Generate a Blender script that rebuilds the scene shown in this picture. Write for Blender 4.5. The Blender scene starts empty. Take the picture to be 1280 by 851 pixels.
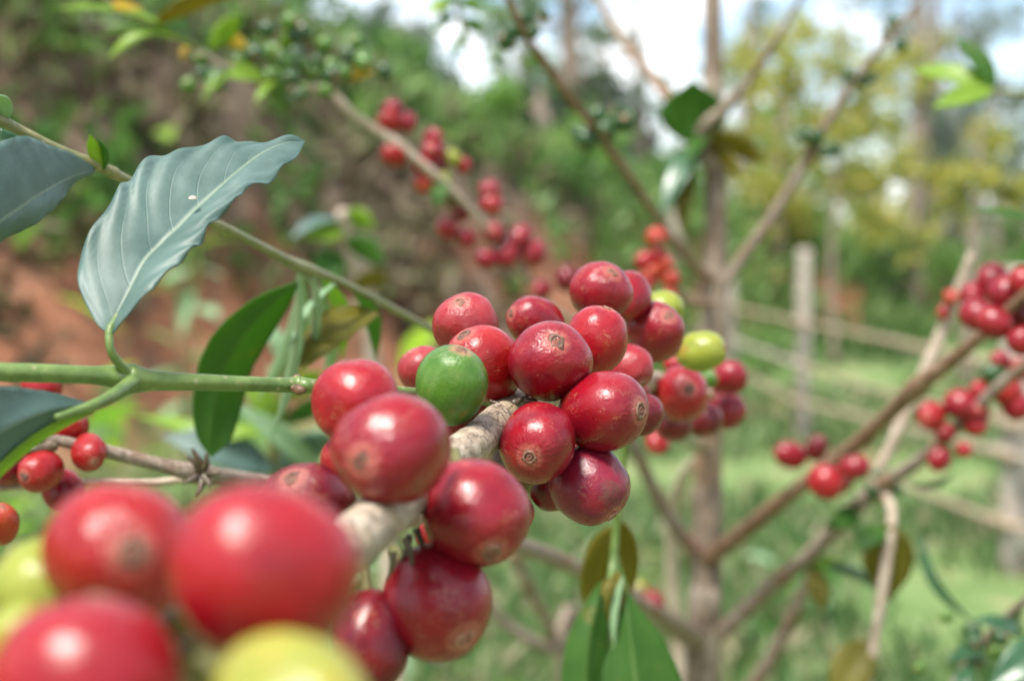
import bpy, math, random
import numpy as np
from mathutils import Vector, Matrix, Quaternion, noise
random.seed(7); rng = np.random.default_rng(7)
R = math.radians
S = bpy.context.scene
COL = S.collection

# ------------------------------------------------------------------ camera
CAM_Z = 1.25; PITCH = R(3.77); F = 1898.0           # focal length in photo pixels (1280 wide)
cd = bpy.data.cameras.new('camera'); cam = bpy.data.objects.new('camera', cd); COL.objects.link(cam)
cam.location = (0, 0, CAM_Z); cam.rotation_euler = (math.pi / 2 - PITCH, 0, 0)
cd.sensor_width = 23.6; cd.lens = 35.0; cd.clip_start = 0.01; cd.clip_end = 3000
cd.dof.use_dof = True; cd.dof.focus_distance = 0.250; cd.dof.aperture_fstop = 10.4; cd.dof.aperture_blades = 0
S.camera = cam
# ------------------------------------------------------------------ world, sun, exposure
SUN_EL = R(62); SUN_AZ = R(215)                     # azimuth from +Y, clockwise seen from above
w = bpy.data.worlds.new('World'); S.world = w; w.use_nodes = True
nt = w.node_tree; nt.nodes.clear()
def wn(t, **k):
    n = nt.nodes.new(t)
    for a, b in k.items(): setattr(n, a, b)
    return n
sky = wn('ShaderNodeTexSky', sky_type='NISHITA', sun_disc=False, sun_elevation=SUN_EL, sun_rotation=SUN_AZ)
tc = wn('ShaderNodeTexCoord'); mp = wn('ShaderNodeMapping'); mp.inputs['Scale'].default_value = (1, 1, 2.2)
mp.inputs['Location'].default_value = (0.55, 0.3, 0.1)
cn = wn('ShaderNodeTexNoise'); cn.inputs['Scale'].default_value = 5.0; cn.inputs['Detail'].default_value = 6; cn.inputs['Roughness'].default_value = .55
cr = wn('ShaderNodeValToRGB'); cr.color_ramp.elements[0].position = .46; cr.color_ramp.elements[1].position = .56
mx = wn('ShaderNodeMix', data_type='RGBA'); mx.inputs['B'].default_value = (9.4, 9.6, 9.9, 1)
bg = wn('ShaderNodeBackground'); bg.inputs['Strength'].default_value = .09
out = wn('ShaderNodeOutputWorld')
L = nt.links.new
L(tc.outputs['Generated'], mp.inputs['Vector']); L(mp.outputs['Vector'], cn.inputs['Vector']); L(cn.outputs['Fac'], cr.inputs['Fac'])
L(cr.outputs['Color'], mx.inputs['Factor']); L(sky.outputs['Color'], mx.inputs['A']); L(mx.outputs['Result'], bg.inputs['Color'])
L(bg.outputs['Background'], out.inputs['Surface'])
sd = bpy.data.lights.new('sun', 'SUN'); sd.energy = 3.2; sd.angle = R(16); sd.color = (1, .95, .87)
sun = bpy.data.objects.new('sun', sd); COL.objects.link(sun)
sv = Vector((math.sin(SUN_AZ) * math.cos(SUN_EL), math.cos(SUN_AZ) * math.cos(SUN_EL), math.sin(SUN_EL)))
sun.rotation_euler = sv.to_track_quat('Z', 'Y').to_euler(); sun.location = (0, 0, 30)
S.view_settings.view_transform = 'Standard'; S.view_settings.look = 'None'
S.view_settings.exposure = 1.32; S.view_settings.gamma = 1.0; S.view_settings.use_curve_mapping = False
S.render.engine = 'CYCLES'; S.cycles.use_denoising = True; S.cycles.use_adaptive_sampling = True; S.cycles.adaptive_threshold = .02
S.cycles.max_bounces = 6; S.cycles.diffuse_bounces = 3; S.cycles.glossy_bounces = 2; S.cycles.transmission_bounces = 3
S.cycles.caustics_reflective = False; S.cycles.caustics_refractive = False

# ------------------------------------------------------------------ helpers
RIGHT = Vector((1, 0, 0)); UP = Vector((0, math.sin(PITCH), math.cos(PITCH))); FWD = Vector((0, math.cos(PITCH), -math.sin(PITCH)))
EYE = Vector((0, 0, CAM_Z))
def P(x, y, d):                                     # photo pixel and distance along the view axis -> world point
    return EYE + RIGHT * ((x - 640) / F * d) + UP * (-(y - 425.5) / F * d) + FWD * d
def camdir(ax, ay, az): return RIGHT * ax + UP * ay - FWD * az
def tag(o, label=None, cat=None, group=None, kind=None):
    if label: o['label'] = label
    if cat: o['category'] = cat
    if group: o['group'] = group
    if kind: o['kind'] = kind
    return o
def empty(name, loc, label, cat, group=None):
    o = bpy.data.objects.new(name, None); COL.objects.link(o); o.location = loc; o.empty_display_size = .02
    return tag(o, label, cat, group)
def link(name, me, parent=None, loc=None):
    o = bpy.data.objects.new(name, me); COL.objects.link(o)
    if parent: o.parent = parent
    if loc is not None: o.location = loc
    return o
def mesh(name, V, Fc, mat, smooth=True, uv=None):
    me = bpy.data.meshes.new(name)
    V = np.asarray(V, dtype=float)
    me.from_pydata(V.tolist() if len(V) < 40000 else V, [], Fc if isinstance(Fc, list) else Fc.tolist()); 
    if mat: me.materials.append(mat)
    if smooth: me.polygons.foreach_set('use_smooth', np.ones(len(me.polygons), bool))
    if uv is not None:
        l = me.uv_layers.new(name='UVMap'); vi = np.empty(len(me.loops), np.int32); me.loops.foreach_get('vertex_index', vi)
        l.data.foreach_set('uv', np.asarray(uv, np.float32)[vi].ravel())
    me.update(); return me
def catmull(pts, n):
    p = np.array(pts, float); p = np.vstack([2 * p[0] - p[1], p, 2 * p[-1] - p[-2]])
    m = len(p) - 3; o = []
    for t in np.linspace(0, m - 1e-9, n):
        i = int(t); u = t - i; a, b, c, d = p[i:i + 4]
        o.append(.5 * ((2 * b) + (-a + c) * u + (2 * a - 5 * b + 4 * c - d) * u * u + (-a + 3 * b - 3 * c + d) * u ** 3))
    return np.array(o)
def tube_mesh(name, pts, radii, mat, origin, n=40, seg=12, rough=0.0, rscale=60., nodes=()):
    """pts: world points; radii: metres; nodes: (t, extra) swellings along the stem"""
    c = catmull([tuple(p) + (r,) for p, r in zip(pts, radii)], n)
    C, rad = c[:, :3], np.maximum(c[:, 3], 1e-5)
    T = np.gradient(C, axis=0); T /= np.linalg.norm(T, axis=1)[:, None] + 1e-12
    ref = np.array([0, 0, 1.]) if abs(T[0][2]) < .9 else np.array([1., 0, 0])
    u = np.cross(T[0], ref); u /= np.linalg.norm(u)
    V = []; UV = []; ln = 0
    for i in range(n):
        u = u - T[i] * np.dot(u, T[i]); u /= np.linalg.norm(u); v = np.cross(T[i], u)
        if i: ln += np.linalg.norm(C[i] - C[i - 1])
        r0 = rad[i] * (1 + sum(e * math.exp(-((i / (n - 1) - t) * (n - 1) / 1.6) ** 2) for t, e in nodes))
        for k in range(seg):
            a = 2 * math.pi * k / seg; d = u * math.cos(a) + v * math.sin(a)
            r = r0
            if rough:
                q = Vector(C[i] + d * rad[i])
                r *= 1 + rough * (noise.noise(q * rscale) + .6 * noise.noise(q * rscale * 2.7))
            V.append(C[i] + d * r - np.array(origin)); UV.append((k / seg, ln))
    Fc = [[i * seg + k, i * seg + (k + 1) % seg, (i + 1) * seg + (k + 1) % seg, (i + 1) * seg + k] for i in range(n - 1) for k in range(seg)]
    Fc += [list(range(seg))[::-1], [(n - 1) * seg + k for k in range(seg)]]
    return mesh(name, V, Fc, mat, True, UV)
def stem(name, spec, mat, parent, n=40, seg=10, rough=.08, rscale=90., nodes=()):
    """spec: (x, y, depth, width in photo pixels)"""
    o = link(name, tube_mesh(name, [P(x, y, d) for x, y, d, q in spec], [q * d / F / 2 for x, y, d, q in spec], mat, parent_origin(parent), n, seg, rough, rscale, nodes), parent)
    return o
def parent_origin(p):
    o = Vector((0, 0, 0))
    while p: o = o + p.location; p = p.parent
    return o

# ------------------------------------------------------------------ materials
class NT:
    def __init__(s, name):
        s.m = bpy.data.materials.new(name); s.m.use_nodes = True; s.t = s.m.node_tree
        s.b = s.t.nodes['Principled BSDF']; s.o = s.t.nodes['Material Output']
    def n(s, t, ins=None, **k):
        q = s.t.nodes.new('ShaderNode' + t)
        for a, b in k.items(): setattr(q, a, b)
        for a, b in (ins or {}).items(): s.put(q.inputs[a], b)
        return q
    def put(s, sock, v):
        if isinstance(v, bpy.types.NodeSocket): s.t.links.new(v, sock)
        else: sock.default_value = v
    def noise(s, vec, scale, detail=4, rough=.55, dist=0): return s.n('TexNoise', {'Vector': vec, 'Scale': scale, 'Detail': detail, 'Roughness': rough, 'Distortion': dist}).outputs['Fac']
    def ramp(s, fac, *st):
        r = s.n('ValToRGB', {'Fac': fac}); e = r.color_ramp.elements
        while len(e) < len(st): e.new(.5)
        for q, (p, c) in zip(e, st): q.position = p; q.color = tuple(c) + (1,) if not isinstance(c, (int, float)) else (c, c, c, 1)
        return r.outputs['Color']
    def mix(s, f, a, b, mode='MIX'):
        q = s.n('Mix', data_type='RGBA', blend_type=mode); s.put(q.inputs['Factor'], f)
        for k, v in (('A', a), ('B', b)): s.put(q.inputs[k], v if isinstance(v, bpy.types.NodeSocket) else tuple(v) + (1,))
        return q.outputs['Result']
    def math(s, op, a, b=0, clamp=False):
        q = s.n('Math', operation=op, use_clamp=clamp); s.put(q.inputs[0], a); s.put(q.inputs[1], b); return q.outputs[0]
    def smooth(s, v, a, b, lo=0., hi=1.):
        q = s.n('MapRange', {'Value': v, 'From Min': a, 'From Max': b, 'To Min': lo, 'To Max': hi}, interpolation_type='SMOOTHSTEP'); return q.outputs['Result']
    def obj(s): return s.n('TexCoord').outputs['Object']
    def uv(s): return s.n('TexCoord').outputs['UV']
    def bump(s, h, strength=.3, dist=.001): s.put(s.b.inputs['Normal'], s.n('Bump', {'Height': h, 'Strength': strength, 'Distance': dist}).outputs['Normal'])
    def set(s, **k):
        for a, b in k.items(): s.put(s.b.inputs[a.replace('_', ' ')], b if not isinstance(b, tuple) or len(b) == 4 else b + (1,))
        return s

def cherry_mat(name, col, deep, tip, rough=.215, tipamt=.5, speck=.5, stripe=0., scar=None, sss=.0, ripe=.3):
    m = NT(name); p = m.obj(); s = m.n('SeparateXYZ', {'Vector': p})
    x, y, z = s.outputs
    rnd = m.n('ObjectInfo').outputs['Random']
    off = m.n('VectorMath', {0: p, 1: m.n('CombineXYZ', {'X': m.math('MULTIPLY', rnd, 37.), 'Y': m.math('MULTIPLY', rnd, 91.)}).outputs[0]}, operation='ADD').outputs[0]
    big = m.noise(off, 1.3, 3)
    c = m.mix(m.smooth(big, .35, .68), col, deep)
    rr = m.n('VectorMath', {0: m.n('CombineXYZ', {'X': x, 'Y': y}).outputs[0]}, operation='LENGTH').outputs['Value']
    top = m.smooth(z, -.1, 1.15)
    fine = m.noise(off, 9., 5, .65)
    c = m.mix(m.math('MULTIPLY', m.math('MULTIPLY', top, tipamt * .6), m.smooth(m.noise(off, 3.2, 4, .6), .35, .7)), c, tip)
    c = m.mix(m.math('MULTIPLY', m.smooth(m.math('ADD', m.noise(off, 1.7, 3, .5), m.math('MULTIPLY', z, -.10)), .60, .74), ripe), c, (.36, .05, .015))
    # fine mottling of the skin
    c = m.mix(m.math('MULTIPLY', m.smooth(m.noise(off, 34., 3, .6), .52, .75), .06), c, (min(1, col[0] * 1.5 + .1), col[1] * 2 + .05, col[2] * 2 + .05))
    # radial direction vector for streaks running from the calyx
    dirv = m.n('VectorMath', {0: m.n('CombineXYZ', {'X': x, 'Y': y, 'Z': rnd}).outputs[0]}, operation='NORMALIZE').outputs[0]
    rad = m.noise(dirv, 7., 3, .6)
    if stripe: c = m.mix(m.math('MULTIPLY', m.smooth(rad, .45, .65), stripe), c, tip)
    # pale halo round the calyx
    halo = m.math('MULTIPLY', m.math('MULTIPLY', m.smooth(rr, .42, .24), m.smooth(z, .2, .6)), m.smooth(fine, .2, .65))
    c = m.mix(m.math('MULTIPLY', halo, .6), c, (.44, .15, .11))
    # small corky specks
    vo = m.n('TexVoronoi', {'Vector': off, 'Scale': 3.4}); sp = m.smooth(m.math('ADD', vo.outputs['Distance'], m.math('MULTIPLY', m.noise(off, 12., 2), .10)), .125, .09)
    sel = m.smooth(m.n('SeparateColor', {'Color': vo.outputs['Color']}).outputs[0], .70, .72)
    spk = m.math('MULTIPLY', m.math('MULTIPLY', sp, sel), speck)
    c = m.mix(spk, c, (.46, .25, .12))
    scuff = m.math('MULTIPLY', m.smooth(m.math('ABSOLUTE', m.math('SUBTRACT', m.noise(off, 2.6, 5, .65, .6), .5)), .010, .003), m.smooth(m.noise(off, 1.9, 2), .54, .62))
    c = m.mix(m.math('MULTIPLY', scuff, speck), c, (.40, .22, .12))
    dust = m.math('MULTIPLY', m.smooth(m.noise(off, 2.3, 6, .7), .5, .72), m.smooth(z, -.6, .8)); c = m.mix(m.math('MULTIPLY', dust, .025), c, (.50, .33, .28))
    ro = m.math('ADD', m.math('ADD', m.math('MULTIPLY', m.noise(off, 5., 4), .16), rough - .06), m.math('MULTIPLY', dust, .16))
    if scar:
        dv = m.n('VectorMath', {0: m.n('VectorMath', {0: p}, operation='NORMALIZE').outputs[0], 1: scar[0]}, operation='DOT_PRODUCT').outputs['Value']
        msk = m.math('MULTIPLY', m.smooth(m.math('ADD', dv, m.math('MULTIPLY', m.math('SUBTRACT', m.noise(p, 5., 5, .7), .5), .22)), scar[1], scar[1] + .07), m.smooth(m.noise(p, 16., 3), .32, .5))
        c = m.mix(m.math('MULTIPLY', msk, .75), c, (.095, .04, .028)); ro = m.math('ADD', ro, m.math('MULTIPLY', msk, .35))
    m.set(Base_Color=c, Roughness=ro)
    m.b.inputs['Specular IOR Level'].default_value = .38
    m.b.inputs['Subsurface Weight'].default_value = sss; m.b.inputs['Subsurface Radius'].default_value = (1, .25, .15); m.b.inputs['Subsurface Scale'].default_value = .0018
    wr = m.math('MULTIPLY', m.smooth(rad, .3, .7), m.math('MULTIPLY', m.smooth(rr, .85, .3), m.smooth(z, 0., .5)))
    h = m.math('ADD', m.math('ADD', m.math('MULTIPLY', wr, .5), m.math('MULTIPLY', m.noise(off, 6., 5, .6), .55)), m.math('MULTIPLY', m.noise(off, 45., 3), .05))
    m.bump(m.math('ADD', h, m.math('MULTIPLY', spk, .3)), .42, .00055)
    return m.m
CH = {
 'red': cherry_mat('cherry_skin_red', (0.272, 0.00529, 0.00983), (0.204, 0.00378, 0.00983), (0.333, 0.0378, 0.0454)),
 'crimson': cherry_mat('cherry_skin_crimson', (0.219, 0.00378, 0.0106), (0.151, 0.00302, 0.0106), (0.272, 0.0265, 0.0378), tipamt=.4),
 'dark': cherry_mat('cherry_skin_dark', (0.129, 0.00302, 0.00756), (0.0832, 0.00302, 0.00907), (0.151, 0.0151, 0.0227), tipamt=.3),
 'scarlet': cherry_mat('cherry_skin_scarlet', (0.266, 0.00495, 0.00585), (0.211, 0.00405, 0.00585), (0.355, 0.0454, 0.0378), tipamt=.4),
 'dusty': cherry_mat('cherry_skin_dusty', (0.257, 0.00983, 0.0166), (0.204, 0.00907, 0.0136), (0.348, 0.0832, 0.0832), rough=.32, tipamt=.7),
 'orange': cherry_mat('cherry_skin_orange', (0.318, 0.0265, 0.00907), (0.272, 0.0151, 0.00756), (0.378, 0.106, 0.0302), tipamt=.5),
 'yellow': cherry_mat('cherry_skin_yellow', (.26, .24, .034), (.20, .215, .03), (0.423, 0.272, 0.0529), speck=.2, tipamt=.25),
 'lime': cherry_mat('cherry_skin_lime', (0.227, 0.249, 0.0302), (0.174, 0.212, 0.0227), (0.302, 0.189, 0.0378), speck=.2, tipamt=.3),
 'green': cherry_mat('cherry_skin_green', (0.0567, 0.136, 0.0136), (0.0378, 0.106, 0.0121), (0.113, 0.189, 0.034), speck=.2, tipamt=.5, stripe=.3),
 'darkgreen': cherry_mat('cherry_skin_dark_green', (0.0227, 0.068, 0.0166), (0.0151, 0.0491, 0.0136), (0.0454, 0.0983, 0.034), speck=.1, rough=.22, tipamt=.3),
 'brown': cherry_mat('cherry_skin_green_brown', (0.0983, 0.0907, 0.0189), (0.0756, 0.0378, 0.0151), (0.121, 0.0983, 0.0378), tipamt=.5),
}
def calyx_mat(name, dk):
    m = NT(name); p = m.obj()
    c = m.ramp(m.noise(p, 14., 5, .65), (.3, (.11, .035, .025)), (.5, (.26, .115, .075)), (.72, (.42, .25, .17)))
    s = m.n('SeparateXYZ', {'Vector': p}); rr = m.n('VectorMath', {0: m.n('CombineXYZ', {'X': s.outputs[0], 'Y': s.outputs[1]}).outputs[0]}, operation='LENGTH').outputs['Value']
    ring = m.ramp(rr, (.02, (.03, .012, .01)), (.035, (.36, .22, .15)), (.075, (.40, .26, .18)), (.09, (.10, .045, .03)), (.13, (.16, .07, .045)), (.16, (.46, .32, .22)), (.19, (.40, .24, .17)), (.215, (.22, .06, .045)))
    c = m.mix(m.smooth(m.noise(p, 9., 4, .7), .2, .8, .35, .95), c, ring); c = m.mix(1., c, (dk, dk * .86, dk * .8), 'MULTIPLY')
    m.set(Base_Color=c, Roughness=.7); m.bump(m.noise(p, 30., 4), .5, .0004); return m.m
M_CALYX = [calyx_mat('calyx_cork', .95), calyx_mat('calyx_brown', .6), calyx_mat('calyx_dark', .42)]
def bark_mat(name, a, b, cc, su=6., sv=120., crack=.6, warm=None, dist=.0012):
    m = NT(name); uv = m.uv(); pos = m.obj()
    st = m.n('Mapping', {'Vector': uv, 'Scale': (su, sv, 1)}).outputs[0]
    big = m.noise(pos, sv * .9, 5, .6)
    strk = m.noise(m.n('Mapping', {'Vector': pos, 'Scale': (1, 1, .25)}).outputs[0], sv * 5, 4, .7)
    c = m.ramp(m.math('ADD', m.math('MULTIPLY', big, .6), m.math('MULTIPLY', strk, .4)), (.36, a), (.5, b), (.64, cc))
    if warm: c = m.mix(m.smooth(m.noise(pos, sv * .35, 4), .5, .65), c, warm)
    vo = m.n('TexVoronoi', {'Vector': m.n('VectorMath', {0: st, 1: m.n('TexNoise', {'Vector': pos, 'Scale': sv * 2., 'Detail': 3}).outputs['Color']}, operation='ADD').outputs[0], 'Scale': 1.0}, feature='DISTANCE_TO_EDGE')
    ck = m.smooth(vo.outputs['Distance'], .045, .0)
    c = m.mix(m.math('MULTIPLY', ck, crack), c, tuple(q * .32 for q in a))
    m.set(Base_Color=c, Roughness=.82); m.b.inputs['Specular IOR Level'].default_value = .25
    h = m.math('SUBTRACT', m.math('ADD', m.math('MULTIPLY', strk, .5), m.math('MULTIPLY', big, .8)), m.math('MULTIPLY', ck, .7))
    m.bump(h, .7, dist); return m.m
BARK_GREY = bark_mat('bark_flaky_grey', (.20, .15, .105), (.36, .29, .215), (.54, .465, .375), 4., 260., .6, (.36, .27, .17), .0010)
BARK_TRUNK = bark_mat('bark_trunk', (.085, .06, .042), (.19, .145, .105), (.33, .275, .215), 7., 60., .4, (.22, .14, .08), .0028)
BARK_TWIG = bark_mat('bark_twig', (.14, .10, .075), (.24, .185, .145), (.35, .29, .24), 5., 150., .3, (.22, .13, .08), .0010)
BARK_RED = bark_mat('bark_reddish', (.13, .07, .04), (.21, .12, .075), (.28, .19, .13), 5., 150., .3, None, .0010)
BARK_PALE = bark_mat('bark_pale_dry', (.30, .225, .165), (.42, .335, .26), (.54, .45, .37), 5., 120., .2, None, .0010)
M_FENCE = bark_mat('fence_weathered_wood', (.24, .20, .16), (.38, .33, .28), (.52, .47, .41), 3., 14., .3, None, .004)
M_RAIL = bark_mat('fence_rail_wood', (.20, .155, .10), (.32, .25, .17), (.42, .35, .26), 3., 14., .3, None, .004)
M_GUM = bark_mat('tree_bark_gum', (.14, .10, .075), (.25, .195, .15), (.36, .31, .26), 4., 8., .3, None, .008)
def stem_mat(name, a, b):
    m = NT(name); p = m.obj()
    c = m.mix(m.smooth(m.noise(p, 260., 4), .35, .65), a, b)
    v = m.n('TexVoronoi', {'Vector': p, 'Scale': 420.}); c = m.mix(m.math('MULTIPLY', m.smooth(v.outputs['Distance'], .22, .1), .45), c, (.34, .30, .17))
    c = m.mix(m.math('MULTIPLY', m.smooth(m.noise(p, 150., 5, .7), .58, .68), .55), c, (.20, .15, .08))
    m.set(Base_Color=c, Roughness=.42); m.bump(m.math('ADD', m.noise(p, 700., 3), m.noise(p, 180., 3)), .4, .0005); return m.m
STEM_GREEN = stem_mat('shoot_green', (.075, .13, .028), (.125, .19, .045))
STEM_DARK = stem_mat('stipule_dark', (.045, .03, .018), (.11, .075, .045))
STEM_OLIVE = stem_mat('shoot_olive', (.12, .135, .04), (.18, .175, .07))
STEM_BUD = stem_mat('bud_brown', (.06, .025, .015), (.12, .06, .03))
def leaf_mat(name, a, b, rib, rough=.38, trans=.35, tcol=None, spots=0., spec=.5, coat=0., latv=.2):
    m = NT(name); uv = m.uv(); p = m.obj(); s = m.n('SeparateXYZ', {'Vector': uv}); u, v = s.outputs[0], s.outputs[1]
    au = m.math('ABSOLUTE', u)
    c = m.mix(m.smooth(m.noise(p, 120., 5, .6), .3, .7), a, b)
    c = m.mix(m.math('MULTIPLY', m.smooth(m.noise(m.n('Mapping', {'Vector': uv, 'Scale': (7, 26, 1)}).outputs[0], 3.2, 4, .6), .5, .8), .35), c, tuple(q * 1.35 for q in b))
    ph = m.math('SUBTRACT', m.math('MULTIPLY', v, 9.), m.math('MULTIPLY', m.math('POWER', au, 1.3), 2.1))
    lat = m.math('ABSOLUTE', m.math('SUBTRACT', m.math('FRACT', ph), .5))
    lv = m.math('MULTIPLY', m.smooth(lat, .05, .0), m.smooth(au, .95, .5))
    mid = m.math('MULTIPLY', m.smooth(au, .055, .02), .8)
    c = m.mix(m.math('MULTIPLY', lv, latv), c, rib); c = m.mix(mid, c, rib)
    if spots: c = m.mix(m.math('MULTIPLY', m.smooth(m.noise(p, 210., 4, .6), .62, .72), spots), c, (.30, .17, .03))
    m.set(Base_Color=c, Roughness=rough); m.b.inputs['Specular IOR Level'].default_value = spec
    m.b.inputs['Coat Weight'].default_value = coat; m.b.inputs['Coat Roughness'].default_value = .3
    h = m.math('ADD', m.math('SUBTRACT', m.math('MULTIPLY', m.noise(p, 900., 4, .6), .25), m.math('MULTIPLY', lv, .3)), m.math('MULTIPLY', m.noise(p, 160., 3), .5))
    m.bump(h, .3, .0004)
    tr = m.n('BsdfTranslucent', {'Color': (tcol or tuple(min(1, q * 1.8) for q in b)) + (1,)})
    ms = m.n('MixShader', {0: trans, 1: m.b.outputs[0], 2: tr.outputs[0]}); m.t.links.new(ms.outputs[0], m.o.inputs['Surface'])
    return m.m
LF = {
 'blue': leaf_mat('leaf_glossy_blue_green', (.034, .080, .064), (.070, .130, .112), (.14, .20, .135), .55, .12, (.18, .32, .06), .06, .75, .0, .10),
 'green': leaf_mat('leaf_green', (.035, .10, .014), (.05, .13, .018), (.10, .18, .04), .5, .42, (.20, .42, .035), .3, .3),
 'olive': leaf_mat('leaf_olive', (.12, .12, .015), (.16, .14, .02), (.20, .18, .05), .5, .5, (.42, .36, .03), .6, .3),
 'lime': leaf_mat('leaf_lime', (.16, .28, .02), (.22, .33, .03), (.28, .38, .08), .4, .45, (.40, .62, .05), .15),
 'pale': leaf_mat('leaf_pale', (.20, .33, .17), (.27, .40, .23), (.34, .42, .22), .4, .3, (.4, .6, .2)),
 'yellow': leaf_mat('leaf_yellow', (.45, .32, .02), (.52, .36, .02), (.5, .4, .1), .45, .4, (.7, .5, .03), .4),
 'deep': leaf_mat('leaf_deep_green', (.022, .08, .03), (.035, .105, .045), (.10, .18, .07), .3, .2, (.10, .24, .03), .0, .6),
}
def scatter_mat(name, stops, rough=.5, trans=.35, spec=.4):
    m = NT(name); r = m.n('NewGeometry').outputs['Random Per Island']
    c = m.ramp(r, *stops); m.set(Base_Color=c, Roughness=rough); m.b.inputs['Specular IOR Level'].default_value = spec
    tr = m.n('BsdfTranslucent', {'Color': m.mix(1.0, c, (1.7, 1.8, 1.2), 'MULTIPLY')})
    ms = m.n('MixShader', {0: trans, 1: m.b.outputs[0], 2: tr.outputs[0]}); m.t.links.new(ms.outputs[0], m.o.inputs['Surface'])
    return m.m
SC = {
 'grass': scatter_mat('grass_blades', [(0, (0.055, 0.116, 0.0379)), (.4, (0.11, 0.198, 0.0696)), (.7, (0.182, 0.264, 0.108)), (1, (0.363, 0.308, 0.215))]),
 'tallgrass': scatter_mat('bank_grass', [(0, (0.075, 0.15, 0.0431)), (.5, (0.15, 0.25, 0.0791)), (1, (0.263, 0.362, 0.144))]),
 'scrub': scatter_mat('dry_scrub', [(0, (.055, .042, .026)), (.4, (.14, .11, .07)), (.7, (.24, .20, .135)), (1, (.13, .17, .065))], .7, .15, .2),
 'shrub': scatter_mat('shrub_leaf', [(0, (0.042, 0.105, 0.029)), (.5, (0.084, 0.182, 0.0402)), (1, (0.168, 0.294, 0.0725))]),
 'brightshrub': scatter_mat('bright_shrub_leaf', [(0, (0.0805, 0.172, 0.0331)), (.5, (0.149, 0.276, 0.0595)), (1, (0.287, 0.414, 0.119))]),
 'gum': scatter_mat('gum_leaf', [(0, (0.0562, 0.0938, 0.0575)), (.5, (0.119, 0.175, 0.108)), (1, (0.213, 0.275, 0.172))], .4, .25),
 'yellowgreen': scatter_mat('yellow_green_leaf', [(0, (0.132, 0.176, 0.0379)), (.5, (0.286, 0.297, 0.0759)), (.85, (0.44, 0.396, 0.114)), (1, (0.528, 0.396, 0.114))], .45, .45),
 'greygum': scatter_mat('grey_gum_leaf', [(0, (.07, .10, .085)), (.5, (.13, .17, .145)), (1, (.20, .25, .20))], .4, .25),
 'darktree': scatter_mat('dark_tree_leaf', [(0, (0.026, 0.052, 0.0224)), (.6, (0.052, 0.091, 0.0374)), (1, (0.0975, 0.13, 0.0598))], .45, .2),
}

# ------------------------------------------------------------------ terrain
TOEX = [-40, -6, -2, 0, 3, 8, 20, 60, 500]; TOEY = [-20, 2.2, 6, 9.5, 15, 20, 30, 55, 120]
def toe(X): return np.interp(X, TOEX, TOEY)
def nz2(X, Y, s, seed=0.):
    X, Y = np.broadcast_arrays(np.asarray(X, float), np.asarray(Y, float))
    return np.array([noise.noise(Vector((a * s + seed, b * s - seed, seed * .37))) for a, b in zip(X.ravel(), Y.ravel())]).reshape(X.shape)
def height(X, Y, fine=True):
    X = np.asarray(X, float); Y = np.asarray(Y, float)
    s = np.maximum((Y - toe(X)) * .5, 0)
    H = np.interp(X, [-6, -2, 0, 4, 10, 30, 80], [2.65, 2.75, 1.95, 1.2, .7, .6, .6])
    t = np.clip(s / 1.6, 0, 1); t = t * t * (3 - 2 * t)
    z = H * t + np.interp(X, [2, 7], [.10, .012]) * np.minimum(np.maximum(s - 1.4, 0), 14)
    if fine:
        z = z + .035 * nz2(X, Y, .9) + .02 * nz2(X, Y, 2.7, 5.) + t * (1 - t) * (1.1 * nz2(X, Y, .8, 9.) + .6 * nz2(X, Y, 2.6, 3.))
    return z
def axis(a, b, n, far):
    core = np.linspace(a, b, n); st = (b - a) / (n - 1); left = [a]; right = [b]
    while a - left[-1] < far: left.append(left[-1] - (st := st * 1.25))
    st = (b - a) / (n - 1)
    while right[-1] - b < far: right.append(right[-1] + (st := st * 1.25))
    return np.array(left[:0:-1] + core.tolist() + right[1:])
gx = axis(-9, 11, 150, 900); gy = axis(-1, 26, 200, 900)
GX, GY = np.meshgrid(gx, gy); GZ = height(GX, GY); far = np.hypot(GX, GY) > 60
GZ[far] = GZ[far] * 0 + np.minimum(GZ[far], .9)
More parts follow.
